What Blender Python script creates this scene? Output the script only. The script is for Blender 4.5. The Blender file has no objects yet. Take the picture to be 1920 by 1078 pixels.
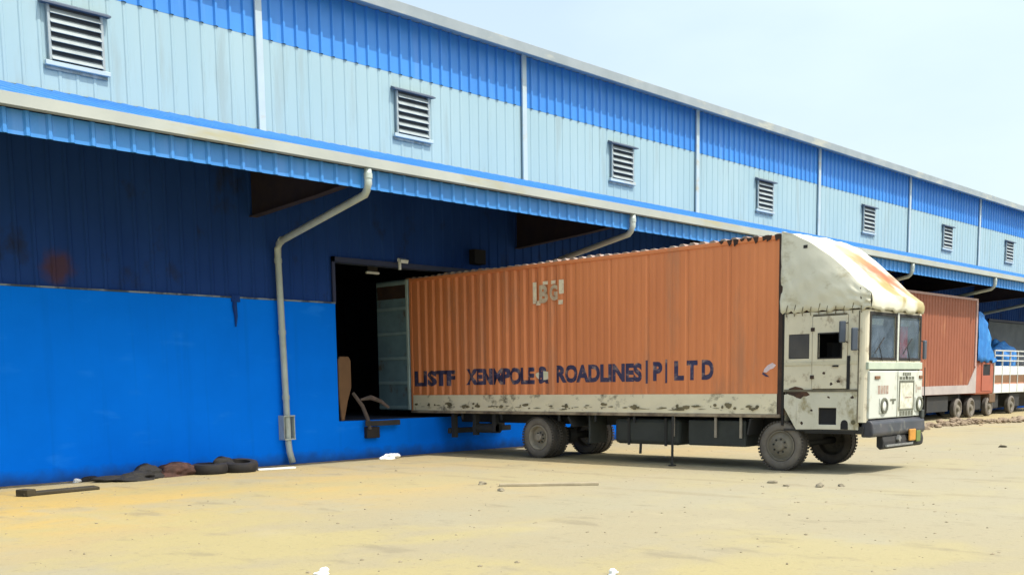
import bpy, bmesh, math, random
from mathutils import Vector, Matrix
random.seed(7)
R = math.radians
scene = bpy.context.scene
col = scene.collection

# ------------------------------------------------------------------ camera
cam_data = bpy.data.cameras.new('camera')
cam = bpy.data.objects.new('camera', cam_data)
col.objects.link(cam)
scene.camera = cam
cam_data.sensor_width = 36.0
cam_data.lens = 36.0 * 1968.9 / 1920.0
cam_data.shift_y = 0.211
cam_data.clip_start = 0.1
cam_data.clip_end = 3000
right = Vector((0.690, -0.723, -0.014)); down = Vector((-0.092, -0.068, -0.993))
fwd = Vector((0.718, 0.687, -0.114)).normalized()
right = (right - fwd * right.dot(fwd)).normalized()
up = -(fwd.cross(right))
if up.z < 0: up = -up
m = Matrix((right, up, -fwd)).transposed().to_4x4()
m.translation = Vector((0, 0, 1.8))
cam.matrix_world = m

# ------------------------------------------------------------------ light
SUN = Vector((0.163, -0.60, 1.0)).normalized()      # towards the sun
world = bpy.data.worlds.new('World'); scene.world = world
world.use_nodes = True
wn = world.node_tree.nodes; wl = world.node_tree.links
sky = wn.new('ShaderNodeTexSky'); sky.sky_type = 'NISHITA'; sky.sun_disc = False
sky.sun_elevation = math.asin(SUN.z); sky.sun_rotation = math.atan2(SUN.x, SUN.y)
sky.air_density = 1.0; sky.dust_density = 6.0; sky.ozone_density = 1.0
pale = wn.new('ShaderNodeMix'); pale.data_type = 'RGBA'; 
wtc = wn.new('ShaderNodeTexCoord'); wmp = wn.new('ShaderNodeMapping'); wmp.inputs['Scale'].default_value = (1.2, 1.2, 3.5)
wno = wn.new('ShaderNodeTexNoise'); wno.inputs['Scale'].default_value = 1.8; wno.inputs['Detail'].default_value = 7
wl.new(wtc.outputs['Generated'], wmp.inputs[0]); wl.new(wmp.outputs[0], wno.inputs['Vector'])
wmr = wn.new('ShaderNodeMapRange'); wmr.inputs[1].default_value = .35; wmr.inputs[2].default_value = .68; wmr.inputs[3].default_value = .40; wmr.inputs[4].default_value = .85
wl.new(wno.outputs[0], wmr.inputs[0]); wl.new(wmr.outputs[0], pale.inputs[0])      # thin bright veil of high cloud
pale.inputs[7].default_value = (2.65, 3.15, 3.15, 1)
wl.new(sky.outputs[0], pale.inputs[6]); wl.new(pale.outputs[2], wn['Background'].inputs[0])
wn['Background'].inputs[1].default_value = 0.15
sd = bpy.data.lights.new('sun', 'SUN'); sd.energy = 2.0; sd.angle = R(0.6); sd.color = (1.0, 0.95, 0.86)
so = bpy.data.objects.new('sun', sd); col.objects.link(so)
so.rotation_euler = SUN.to_track_quat('Z', 'Y').to_euler()
scene.view_settings.view_transform = 'Standard'
scene.view_settings.look = 'None'
scene.view_settings.exposure = 1.2
scene.view_settings.gamma = 1.0

# ------------------------------------------------------------------ materials
MATS = {}
def mat(name, c1, c2=None, scale=2.0, rough=0.7, metal=0.0, bump=0.0, stain=None, stain_amt=0.5,
        stain_scale=(1, 1, 1), stretch=(1, 1, 1), lo=0.35, hi=0.65, spec=0.4, fine=0.06):
    """paint / metal / cloth: two tones mixed by noise, then stains with a shape of their own"""
    if name in MATS: return MATS[name]
    M = bpy.data.materials.new(name); M.use_nodes = True
    nt = M.node_tree; n = nt.nodes; l = nt.links
    b = n['Principled BSDF']
    b.inputs['Roughness'].default_value = rough; b.inputs['Metallic'].default_value = metal
    b.inputs['Specular IOR Level'].default_value = spec
    tc = n.new('ShaderNodeTexCoord')
    mp = n.new('ShaderNodeMapping'); mp.inputs['Scale'].default_value = stretch
    l.new(tc.outputs['Object'], mp.inputs[0])
    no = n.new('ShaderNodeTexNoise'); no.inputs['Scale'].default_value = scale
    no.inputs['Detail'].default_value = 7; no.inputs['Roughness'].default_value = 0.6
    l.new(mp.outputs[0], no.inputs['Vector'])
    mr = n.new('ShaderNodeMapRange'); mr.inputs[1].default_value = lo; mr.inputs[2].default_value = hi
    l.new(no.outputs[0], mr.inputs[0])
    mx = n.new('ShaderNodeMix'); mx.data_type = 'RGBA'
    mx.inputs[6].default_value = (*c1, 1)
    mx.inputs[7].default_value = (*(c2 or tuple(x * 0.86 for x in c1)), 1)
    l.new(mr.outputs[0], mx.inputs[0])
    out = mx.outputs[2]
    if stain:
        mp2 = n.new('ShaderNodeMapping'); mp2.inputs['Scale'].default_value = stain_scale
        mp2.inputs['Location'].default_value = (3.7, 1.3, 8.1)
        l.new(tc.outputs['Object'], mp2.inputs[0])
        n2 = n.new('ShaderNodeTexNoise'); n2.inputs['Scale'].default_value = 1.0
        n2.inputs['Detail'].default_value = 9; n2.inputs['Roughness'].default_value = 0.65
        l.new(mp2.outputs[0], n2.inputs['Vector'])
        r2 = n.new('ShaderNodeMapRange')
        r2.inputs[1].default_value = 0.62 - 0.14 * stain_amt; r2.inputs[2].default_value = 0.74 - 0.1 * stain_amt
        l.new(n2.outputs[0], r2.inputs[0])
        m2 = n.new('ShaderNodeMix'); m2.data_type = 'RGBA'
        l.new(r2.outputs[0], m2.inputs[0]); l.new(out, m2.inputs[6])
        m2.inputs[7].default_value = (*stain, 1)
        out = m2.outputs[2]
    l.new(out, b.inputs['Base Color'])
    if fine:
        rr = n.new('ShaderNodeMapRange'); rr.inputs[3].default_value = max(0, rough - fine * 2); rr.inputs[4].default_value = min(1, rough + fine * 2)
        l.new(no.outputs[0], rr.inputs[0]); l.new(rr.outputs[0], b.inputs['Roughness'])
    if bump:
        bp = n.new('ShaderNodeBump'); bp.inputs['Strength'].default_value = bump; bp.inputs['Distance'].default_value = 0.02
        l.new(no.outputs[0], bp.inputs['Height']); l.new(bp.outputs[0], b.inputs['Normal'])
    MATS[name] = M
    return M

def glass(name, tint, op=0.45):
    M = bpy.data.materials.new(name); M.use_nodes = True
    nt = M.node_tree; n = nt.nodes; l = nt.links
    b = n['Principled BSDF']
    b.inputs['Base Color'].default_value = (*tint, 1); b.inputs['Roughness'].default_value = 0.06
    t = n.new('ShaderNodeBsdfTransparent'); t.inputs[0].default_value = (0.85, 0.9, 0.9, 1)
    mx = n.new('ShaderNodeMixShader')
    tc = n.new('ShaderNodeTexCoord'); no = n.new('ShaderNodeTexNoise'); no.inputs['Scale'].default_value = 2.2; no.inputs['Detail'].default_value = 5
    l.new(tc.outputs['Object'], no.inputs['Vector'])
    mr = n.new('ShaderNodeMapRange'); mr.inputs[1].default_value = .35; mr.inputs[2].default_value = .65
    mr.inputs[3].default_value = op - .15; mr.inputs[4].default_value = op + .2
    l.new(no.outputs[0], mr.inputs[0]); l.new(mr.outputs[0], mx.inputs[0])
    l.new(t.outputs[0], mx.inputs[1]); l.new(b.outputs[0], mx.inputs[2])
    l.new(mx.outputs[0], n['Material Output'].inputs[0])
    return M

m_pale = mat('pale_cladding', (.30, .42, .455), (.26, .385, .43), .5, .45, stain=(.25, .34, .36), stain_amt=.55, stain_scale=(2.2, 2, .25), stretch=(1, 1, .3), bump=.1)
m_blue = mat('blue_cladding', (.045, .23, .60), (.036, .19, .52), .5, .45, stain=(.07, .24, .60), stain_amt=.5, stain_scale=(3, 2, .3), stretch=(1, 1, .3), bump=.1)
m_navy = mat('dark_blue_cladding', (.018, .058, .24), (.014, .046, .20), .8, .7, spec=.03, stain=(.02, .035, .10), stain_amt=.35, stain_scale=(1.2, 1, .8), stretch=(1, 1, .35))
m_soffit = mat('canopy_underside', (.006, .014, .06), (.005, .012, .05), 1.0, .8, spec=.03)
m_trim = mat('pale_steel_trim', (.40, .49, .53), (.36, .44, .48), 1.5, .45, stain=(.40, .38, .30), stain_amt=.4, stain_scale=(.8, 2, 2))
m_roofedge = mat('grey_roof_edge', (.27, .31, .33), (.22, .26, .28), 1.2, .5, stain=(.38, .39, .34), stain_amt=.5, stain_scale=(.7, 2, 2))
m_gutter = mat('cream_gutter', (.37, .40, .375), (.31, .34, .325), .7, .5, stain=(.34, .33, .22), stain_amt=.6, stain_scale=(.5, 2, 3))
m_pipe = mat('pale_downpipe', (.42, .49, .47), (.34, .40, .39), 2, .45, stain=(.30, .27, .22), stain_amt=.35, stain_scale=(3, 3, 1.5))
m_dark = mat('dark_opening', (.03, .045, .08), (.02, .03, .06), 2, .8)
m_shutter = mat('grey_shutter', (.085, .11, .15), (.065, .085, .12), 1.5, .6)
m_rust = mat('rusted_steel', (.05, .03, .022), (.035, .022, .02), 3, .85, stain=(.10, .05, .03), stain_scale=(2, 2, 2))
m_slat = mat('louvre_slat', (.33, .38, .39), (.24, .28, .29), 3, .5)
m_lvdark = mat('louvre_gap', (.055, .06, .065), (.04, .045, .05), 3, .8)
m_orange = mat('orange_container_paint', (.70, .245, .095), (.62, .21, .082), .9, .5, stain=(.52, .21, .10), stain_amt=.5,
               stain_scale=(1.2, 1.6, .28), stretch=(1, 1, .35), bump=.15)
m_orange2 = mat('shade_darkened_orange', (.25, .078, .038), (.22, .068, .034), .6, .6, stain=(.34, .14, .07), stain_amt=.4, stain_scale=(.8, 1, .3))  # canopy shade over the second truck is put into this darker orange
m_cream = mat('cream_skirt_paint', (.78, .72, .54), (.70, .64, .48), 1.2, .6, stain=(.13, .115, .075), stain_amt=.45, stain_scale=(1, 2.3, 3.2), stretch=(1, 1, 2))
m_grime = mat('grime', (.20, .17, .10), (.09, .08, .05), 3, .9)
m_navytext = mat('worn_navy_lettering', (.030, .030, .085), (.05, .045, .10), 3, .6, stain=(.30, .22, .20), stain_amt=.62, stain_scale=(3, 5, 6))
m_white = mat('worn_white_paint', (.72, .72, .64), (.62, .62, .56), 2, .5, stain=(.42, .38, .28), stain_amt=.5, stain_scale=(4, 4, 4))
m_cab = mat('beige_cab_paint', (.68, .63, .49), (.60, .56, .44), 1.6, .5, stain=(.26, .20, .13), stain_amt=.5, stain_scale=(3, 3.5, 3), bump=.12)
m_cabl = mat('grey_beige_lower_paint', (.62, .60, .50), (.54, .53, .44), 1.5, .5, stain=(.30, .26, .15), stain_amt=.6, stain_scale=(2.6, 3, 2.2), bump=.12)
m_front = mat('white_front_paint', (.52, .54, .49), (.47, .50, .45), 1.5, .4, stain=(.36, .34, .24), stain_amt=.5, stain_scale=(5, 4, 3))
m_tarp = mat('dirty_white_tarpaulin', (.68, .67, .56), (.62, .61, .51), 1.1, .85, stain=(.40, .36, .24), stain_amt=.45, stain_scale=(2.0, 1.2, 2.2), bump=.5)
m_tyre = mat('dusty_tyre', (.055, .050, .045), (.085, .075, .065), 4, .9, bump=.3)
m_tyreface = mat('dusty_tyre_wall', (.19, .17, .145), (.13, .115, .10), 4, .9, bump=.2)
m_rim = mat('dusty_rim', (.19, .17, .135), (.14, .13, .105), 5, .8)
m_rim2 = mat('pale_dusty_rim', (.34, .31, .25), (.25, .22, .18), 5, .8)
m_chassis = mat('dark_chassis', (.022, .024, .026), (.035, .034, .032), 3, .8)
m_tank = mat('dark_green_tank', (.045, .052, .048), (.03, .035, .033), 2, .6)
m_door = mat('grey_green_door_paint', (.17, .28, .34), (.13, .22, .27), 2, .6, stain=(.12, .085, .06), stain_amt=.5, stain_scale=(2, 2, 2))
m_black = mat('black_rubber', (.012, .012, .014), (.024, .021, .019), 5, .8)
m_hole = mat('dark_interior', (.012, .012, .016), (.02, .02, .022), 3, .9)
m_greywin = mat('grey_window_panel', (.060, .058, .058), (.08, .076, .072), 3, .4)
m_mirror = mat('mirror_back', (.05, .065, .09), (.04, .05, .07), 3, .3)
m_bumper = mat('black_bumper_paint', (.028, .032, .042), (.055, .055, .065), 3, .4, stain=(.14, .14, .13), stain_amt=.4, stain_scale=(4, 4, 4))
m_yellow = mat('orange_plate', (.48, .22, .03), (.36, .17, .03), 4, .5)
m_green = mat('green_paint', (.10, .16, .04), (.14, .18, .05), 4, .6)
m_print = mat('faded_dark_lettering', (.07, .08, .06), (.16, .16, .12), 14, .6)
m_red = mat('red_curtain', (.60, .08, .09), (.45, .06, .07), 5, .9)
m_bluetarp = mat('blue_tarpaulin', (.03, .20, .55), (.02, .14, .42), 3, .6, bump=.5, stain=(.08, .32, .66), stain_scale=(3, 3, 1))
m_brown = mat('brown_paint', (.20, .10, .045), (.16, .08, .04), 2, .6)
m_cardboard = mat('brown_pad', (.16, .09, .045), (.13, .075, .04), 3, .85)
m_sackbr = mat('brown_sack_cloth', (.085, .04, .03), (.04, .022, .018), 8, .95, bump=.6)
m_sackbk = mat('black_sack_cloth', (.012, .012, .014), (.026, .024, .02), 8, .8, bump=.6)
m_plank = mat('dark_wood', (.03, .026, .014), (.055, .045, .026), 4, .9, bump=.4, stretch=(.3, 2, 2))
m_palewood = mat('pale_wood', (.38, .33, .22), (.30, .26, .18), 4, .9, bump=.3)
m_paper = mat('white_paper', (.82, .84, .82), (.75, .77, .76), 4, .8)
m_stone = mat('dusty_stone', (.26, .23, .16), (.17, .15, .11), 6, .95, bump=.6)
m_rubble = mat('pinkish_rubble', (.32, .25, .17), (.18, .14, .10), 2.5, .95, bump=.6)
m_lamp = mat('lamp_housing', (.7, .75, .75), (.6, .65, .65), 3, .4)
m_conc = mat('dock_concrete', (.10, .10, .10), (.07, .07, .07), 2, .9)
m_windscreen = glass('windscreen_glass', (.14, .19, .26), .30)

def masonry_mat():
    M = mat('bright_blue_masonry', (.0, .195, .97), (.0, .165, .84), .35, .7, bump=.08, spec=.05)
    nt = M.node_tree; n = nt.nodes; l = nt.links; b = n['Principled BSDF']
    src = b.inputs['Base Color'].links[0].from_socket
    tc = n.new('ShaderNodeTexCoord')
    # scuffs: paler smears and tiny chips in the paint
    mp = n.new('ShaderNodeMapping'); mp.inputs['Scale'].default_value = (.7, 1, 2.2); l.new(tc.outputs['Object'], mp.inputs[0])
    no = n.new('ShaderNodeTexNoise'); no.inputs['Scale'].default_value = 1.6; no.inputs['Detail'].default_value = 10; l.new(mp.outputs[0], no.inputs['Vector'])
    mr = n.new('ShaderNodeMapRange'); mr.inputs[1].default_value = .60; mr.inputs[2].default_value = .72; mr.inputs[4].default_value = .55
    l.new(no.outputs[0], mr.inputs[0])
    mx = n.new('ShaderNodeMix'); mx.data_type = 'RGBA'; l.new(mr.outputs[0], mx.inputs[0]); l.new(src, mx.inputs[6])
    mx.inputs[7].default_value = (.012, .235, .97, 1)
    # splashed dirt line near the ground, ragged
    sx = n.new('ShaderNodeSeparateXYZ'); l.new(tc.outputs['Object'], sx.inputs[0])
    n3 = n.new('ShaderNodeTexNoise'); n3.inputs['Scale'].default_value = 3; n3.inputs['Detail'].default_value = 8; l.new(tc.outputs['Object'], n3.inputs['Vector'])
    ad = n.new('ShaderNodeMath'); ad.operation = 'MULTIPLY_ADD'; l.new(n3.outputs[0], ad.inputs[0]); ad.inputs[1].default_value = -.35; l.new(sx.outputs[2], ad.inputs[2])
    r3 = n.new('ShaderNodeMapRange'); l.new(ad.outputs[0], r3.inputs[0]); r3.inputs[1].default_value = -.15; r3.inputs[2].default_value = .12
    r3.inputs[3].default_value = .75; r3.inputs[4].default_value = 0
    m3 = n.new('ShaderNodeMix'); m3.data_type = 'RGBA'; l.new(r3.outputs[0], m3.inputs[0]); l.new(mx.outputs[2], m3.inputs[6])
    m3.inputs[7].default_value = (.02, .05, .14, 1)
    mp4 = n.new('ShaderNodeMapping'); mp4.inputs['Scale'].default_value = (4.5, 1, .22); l.new(tc.outputs['Object'], mp4.inputs[0])
    n4 = n.new('ShaderNodeTexNoise'); n4.inputs['Scale'].default_value = 1; n4.inputs['Detail'].default_value = 6; l.new(mp4.outputs[0], n4.inputs['Vector'])
    r4 = n.new('ShaderNodeMapRange'); r4.inputs[1].default_value = .56; r4.inputs[2].default_value = .74; r4.inputs[4].default_value = .22; l.new(n4.outputs[0], r4.inputs[0])
    m4 = n.new('ShaderNodeMix'); m4.data_type = 'RGBA'; l.new(r4.outputs[0], m4.inputs[0]); l.new(m3.outputs[2], m4.inputs[6]); m4.inputs[7].default_value = (.0, .11, .60, 1)
    l.new(m4.outputs[2], b.inputs['Base Color'])
    return M
m_masonry = masonry_mat()

def ground_mat():
    M = bpy.data.materials.new('sandy_yard'); M.use_nodes = True
    nt = M.node_tree; n = nt.nodes; l = nt.links; b = n['Principled BSDF']; b.inputs['Roughness'].default_value = .95
    b.inputs['Specular IOR Level'].default_value = .2
    tc = n.new('ShaderNodeTexCoord'); co = tc.outputs['Object']
    def noise(s, d=8, stretch=(1, 1, 1), rough=.6):
        mp = n.new('ShaderNodeMapping'); mp.inputs['Scale'].default_value = stretch; l.new(co, mp.inputs[0])
        o = n.new('ShaderNodeTexNoise'); o.inputs['Scale'].default_value = s; o.inputs['Detail'].default_value = d; o.inputs['Roughness'].default_value = rough
        l.new(mp.outputs[0], o.inputs['Vector']); return o.outputs[0]
    def rng(x, a, c, lo=0., hi=1.):
        r = n.new('ShaderNodeMapRange'); r.interpolation_type = 'SMOOTHSTEP'; r.inputs[1].default_value = a; r.inputs[2].default_value = c
        r.inputs[3].default_value = lo; r.inputs[4].default_value = hi; l.new(x, r.inputs[0]); return r.outputs[0]
    def mix(f, a, c):
        x = n.new('ShaderNodeMix'); x.data_type = 'RGBA'; l.new(f, x.inputs[0])
        if isinstance(a, tuple): x.inputs[6].default_value = (*a, 1)
        else: l.new(a, x.inputs[6])
        x.inputs[7].default_value = (*c, 1); return x.outputs[2]
    def madd(x, k, y):
        q = n.new('ShaderNodeMath'); q.operation = 'MULTIPLY_ADD'; l.new(x, q.inputs[0]); q.inputs[1].default_value = k
        if isinstance(y, float): q.inputs[2].default_value = y
        else: l.new(y, q.inputs[2])
        return q.outputs[0]
    sx = n.new('ShaderNodeSeparateXYZ'); l.new(co, sx.inputs[0])
    n1 = noise(.28, 6)
    # windblown yellow sand lies towards the building, paler hard-packed grey ground further out
    dist = madd(n1, 3.5, sx.outputs[1])
    c = mix(rng(dist, 12.2, 17.2), (0.300, 0.262, 0.165), (0.42, 0.305, 0.105))
    c = mix(rng(noise(.16, 5), .52, .66, 0, .5), c, (0.284, 0.271, 0.185))
    c = mix(rng(noise(.5, 8, (1, .6, 1)), .55, .68, 0, .6), c, (0.363, 0.317, 0.191))
    c = mix(rng(noise(.22, 4, (1, 1.4, 1)), .47, .60, 0, .75), c, (.345, .295, .14))
    c = mix(rng(noise(.31, 4, (1.2, 1, 1)), .52, .66, 0, .6), c, (.30, .275, .19))
    far = madd(n1, -5.0, sx.outputs[0])
    c = mix(rng(far, 4.0, 14.0, 0, .55), c, (0.317, 0.297, 0.218))
    c = mix(rng(noise(1.6, 10, (1, .45, 1)), .56, .70, 0, .5), c, (0.205, 0.178, 0.119))
    c = mix(rng(noise(9, 8), .56, .72, 0, .45), c, (0.185, 0.158, 0.112))
    c = mix(rng(noise(60, 3), .60, .72, 0, .45), c, (0.409, 0.376, 0.284))
    # faint tyre tracks running out from the truck
    def band(x0, w):
        wob = madd(noise(.12, 3), 1.6, sx.outputs[0])
        d = n.new('ShaderNodeMath'); d.operation = 'SUBTRACT'; l.new(wob, d.inputs[0]); d.inputs[1].default_value = x0+.8
        ab = n.new('ShaderNodeMath'); ab.operation = 'ABSOLUTE'; l.new(d.outputs[0], ab.inputs[0])
        mk = rng(ab.outputs[0], w*.5, w, .42, 0)
        mu = n.new('ShaderNodeMath'); mu.operation = 'MULTIPLY'; l.new(mk, mu.inputs[0]); l.new(rng(noise(1.1, 6), .38, .6), mu.inputs[1]); return mu.outputs[0]
    for x0, w in ((18.85, .24), (20.95, .24), (16.2, .2), (14.1, .2)):
        c = mix(band(x0, w), c, (.24, .205, .13))
    # darker brown strip along the foot of the wall
    edge = madd(noise(1.5, 8), 1.4, sx.outputs[1])
    c = mix(rng(edge, 20.5, 21.3, 0, .6), c, (0.158, 0.119, 0.066))
    l.new(c, b.inputs['Base Color'])
    bp = n.new('ShaderNodeBump'); bp.inputs['Strength'].default_value = .55; bp.inputs['Distance'].default_value = .04
    h = madd(noise(22, 6), .35, noise(1.3, 8, (1, .6, 1)))
    l.new(h, bp.inputs['Height']); l.new(bp.outputs[0], b.inputs['Normal'])
    return M

def stain_disc(M, centre, radius, colr, amt=.8):
    nt = M.node_tree; n = nt.nodes; l = nt.links; b = n['Principled BSDF']
    src = b.inputs['Base Color'].links[0].from_socket
    tc = n.new('ShaderNodeTexCoord')
    no = n.new('ShaderNodeTexNoise'); no.inputs['Scale'].default_value = 3; no.inputs['Detail'].default_value = 6; l.new(tc.outputs['Object'], no.inputs['Vector'])
    vd = n.new('ShaderNodeVectorMath'); vd.operation = 'DISTANCE'; l.new(tc.outputs['Object'], vd.inputs[0]); vd.inputs[1].default_value = centre
    ad = n.new('ShaderNodeMath'); ad.operation = 'MULTIPLY_ADD'; l.new(no.outputs[0], ad.inputs[0]); ad.inputs[1].default_value = radius * 1.4; l.new(vd.outputs['Value'], ad.inputs[2])
    mr = n.new('ShaderNodeMapRange'); mr.interpolation_type = 'SMOOTHSTEP'; l.new(ad.outputs[0], mr.inputs[0]); mr.inputs[1].default_value = radius * 1.1; mr.inputs[2].default_value = radius * 1.9
    mr.inputs[3].default_value = amt; mr.inputs[4].default_value = 0
    mx = n.new('ShaderNodeMix'); mx.data_type = 'RGBA'; l.new(mr.outputs[0], mx.inputs[0]); l.new(src, mx.inputs[6]); mx.inputs[7].default_value = (*colr, 1)
    l.new(mx.outputs[2], b.inputs['Base Color'])

# ------------------------------------------------------------------ mesh helpers
class MB:
    def __init__(s): s.v = []; s.f = []; s.mi = []; s.cur = 0
    def quad(s, a, b, c, d):
        i = len(s.v); s.v += [a, b, c, d]; s.f.append((i, i+1, i+2, i+3)); s.mi.append(s.cur); return s
    def poly(s, pts):
        i = len(s.v); s.v += list(pts); s.f.append(tuple(range(i, i+len(pts)))); s.mi.append(s.cur); return s
    def add(s, vs, fs):
        i = len(s.v); s.v += list(vs)
        for f in fs: s.f.append(tuple(i+k for k in f)); s.mi.append(s.cur)
        return s
    def box(s, x0, x1, y0, y1, z0, z1):
        vs = [(x, y, z) for x in (x0, x1) for y in (y0, y1) for z in (z0, z1)]
        return s.add(vs, [(0,1,3,2),(4,6,7,5),(0,4,5,1),(2,3,7,6),(0,2,6,4),(1,5,7,3)])
    def rbox(s, c, size, rx=0, ry=0, rz=0):
        from mathutils import Euler
        e = Euler((rx, ry, rz)).to_matrix(); hx, hy, hz = (k/2 for k in size)
        vs = [tuple(Vector(c) + e @ Vector((x, y, z))) for x in (-hx, hx) for y in (-hy, hy) for z in (-hz, hz)]
        return s.add(vs, [(0,1,3,2),(4,6,7,5),(0,4,5,1),(2,3,7,6),(0,2,6,4),(1,5,7,3)])
    def prism(s, pts, axis, a, b):
        """polygon pts in the plane normal to axis, from a to b"""
        def P(p, t):
            return (t, p[0], p[1]) if axis == 'x' else (p[0], t, p[1]) if axis == 'y' else (p[0], p[1], t)
        n = len(pts); vs = [P(p, a) for p in pts] + [P(p, b) for p in pts]
        fs = [tuple(range(n)), tuple(range(2*n-1, n-1, -1))] + [(i, i+n, (i+1) % n+n, (i+1) % n) for i in range(n)]
        return s.add(vs, fs)
    def tube(s, pts, r, n=12, caps=True):
        pts = [Vector(p) for p in pts]; rings = []
        for i, p in enumerate(pts):
            a = (pts[i]-pts[i-1]).normalized() if i else None
            c = (pts[i+1]-pts[i]).normalized() if i < len(pts)-1 else None
            t = ((a or c) + (c or a)).normalized()
            u = t.cross(Vector((0.13, 0.31, 1)) if abs(t.z) < .9 else Vector((1, .1, 0))).normalized(); w = t.cross(u)
            k = 1.0 / max(.5, t.dot(a or c))
            rad = r[i] if isinstance(r, (list, tuple)) else r
            rings.append([tuple(p + (u*math.cos(q)+w*math.sin(q))*rad*(1 if n < 6 else min(k, 1.1))) for q in [2*math.pi*j/n for j in range(n)]])
        vs = [v for rg in rings for v in rg]; fs = []
        for i in range(len(rings)-1):
            for j in range(n):
                a = i*n+j; b = i*n+(j+1) % n; fs.append((a, b, b+n, a+n))
        if caps: fs += [tuple(range(n))[::-1], tuple(range(len(vs)-n, len(vs)))]
        return s.add(vs, fs)
    def lathe(s, c, prof, axis='x', n=40):
        """prof: (offset along axis, radius)"""
        vs = []
        for (o, r) in prof:
            for j in range(n):
                q = 2*math.pi*j/n; a, b = r*math.cos(q), r*math.sin(q)
                vs.append((c[0]+o, c[1]+a, c[2]+b) if axis == 'x' else (c[0]+a, c[1]+o, c[2]+b) if axis == 'y' else (c[0]+a, c[1]+b, c[2]+o))
        fs = [(i*n+j, i*n+(j+1) % n, (i+1)*n+(j+1) % n, (i+1)*n+j) for i in range(len(prof)-1) for j in range(n)]
        return s.add(vs, fs)
    def panel(s, plane, u0, u1, v0, v1, t0, t1, holes=()):
        """flat panel with rectangular holes. plane 'y': u=x v=z t=y ; plane 'x': u=y v=z t=x"""
        P = (lambda u, v, t: (u, t, v)) if plane == 'y' else (lambda u, v, t: (t, u, v))
        us = sorted({u0, u1, *[k for h in holes for k in h[:2]]}); vs = sorted({v0, v1, *[k for h in holes for k in h[2:]]})
        us = [u for u in us if u0 <= u <= u1]; vs = [v for v in vs if v0 <= v <= v1]
        def solid(i, j):
            if not (0 <= i < len(us)-1 and 0 <= j < len(vs)-1): return False
            cu, cv = (us[i]+us[i+1])/2, (vs[j]+vs[j+1])/2
            return not any(h[0] < cu < h[1] and h[2] < cv < h[3] for h in holes)
        for i in range(len(us)-1):
            for j in range(len(vs)-1):
                if not solid(i, j): continue
                a, b, c, d = us[i], us[i+1], vs[j], vs[j+1]
                for t in (t0, t1): s.quad(P(a, c, t), P(b, c, t), P(b, d, t), P(a, d, t))
                if not solid(i-1, j): s.quad(P(a, c, t0), P(a, d, t0), P(a, d, t1), P(a, c, t1))
                if not solid(i+1, j): s.quad(P(b, c, t0), P(b, d, t0), P(b, d, t1), P(b, c, t1))
                if not solid(i, j-1): s.quad(P(a, c, t0), P(b, c, t0), P(b, c, t1), P(a, c, t1))
                if not solid(i, j+1): s.quad(P(a, d, t0), P(b, d, t0), P(b, d, t1), P(a, d, t1))
        return s
    def ribs(s, x0, x1, z0, z1, y, pitch, rw, slope, depth, phase=0):
        """cladding sheet in an x-z plane facing -y; ribs stand proud towards -y"""
        k = math.floor((x0-phase)/pitch); pts = []
        while phase + k*pitch < x1 + pitch:
            c = phase + k*pitch
            pts += [(c-rw/2-slope, 0), (c-rw/2, depth), (c+rw/2, depth), (c+rw/2+slope, 0)]; k += 1
        pts = [p for p in pts if x0 < p[0] < x1]; pts = [(x0, 0)] + pts + [(x1, 0)]
        for (a, da), (b, db) in zip(pts, pts[1:]):
            s.quad((a, y-da, z0), (b, y-db, z0), (b, y-db, z1), (a, y-da, z1))
        return s
    def build(s, name, material, root=None, bevel=0, smooth=False, parent=None, solid=0, merge=True):
        me = bpy.data.meshes.new(name)
        org = Vector(root.location) if root else Vector((0, 0, 0))
        me.from_pydata([tuple(Vector(v)-org) for v in s.v], [], s.f)
        mats = material if isinstance(material, (list, tuple)) else [material]
        for q in mats: me.materials.append(q)
        for p, k in zip(me.polygons, s.mi): p.material_index = min(k, len(mats)-1)
        bm = bmesh.new(); bm.from_mesh(me)
        if merge: bmesh.ops.remove_doubles(bm, verts=bm.verts, dist=1e-5)
        bmesh.ops.recalc_face_normals(bm, faces=bm.faces)
        bm.to_mesh(me); bm.free()
        if smooth:
            for p in me.polygons: p.use_smooth = True
        o = bpy.data.objects.new(name, me); col.objects.link(o)
        o.parent = parent or root
        if parent and parent is not root: pass
        if solid:
            q = o.modifiers.new('thickness', 'SOLIDIFY'); q.thickness = solid; q.offset = 0
        if bevel:
            q = o.modifiers.new('bevel', 'BEVEL'); q.width = bevel; q.segments = 2; q.limit_method = 'ANGLE'; q.angle_limit = R(35)
        return o
def smooth_by_angle(o, deg=40):
    me = o.data; bm = bmesh.new(); bm.from_mesh(me)
    for f in bm.faces: f.smooth = True
    for e in bm.edges:
        if len(e.link_faces) == 2 and e.calc_face_angle(0) > R(deg): e.smooth = False
    bm.to_mesh(me); bm.free(); return o
def tag(o, label=None, cat=None, group=None, kind=None):
    if label: o['label'] = label
    if cat: o['category'] = cat
    if group: o['group'] = group
    if kind: o['kind'] = kind
    return o
def thing(name, loc, label, cat, group=None):
    o = bpy.data.objects.new(name, None); col.objects.link(o); o.location = loc
    o.empty_display_size = .3
    return tag(o, label, cat, group)
def dup(o, loc, label=None):
    c = o.copy(); col.objects.link(c); c.location = loc
    if label: c['label'] = label
    for ch in list(o.children):
        d = ch.copy(); col.objects.link(d); d.parent = c
        for g in list(ch.children):
            e = g.copy(); col.objects.link(e); e.parent = d
    return c

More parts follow.
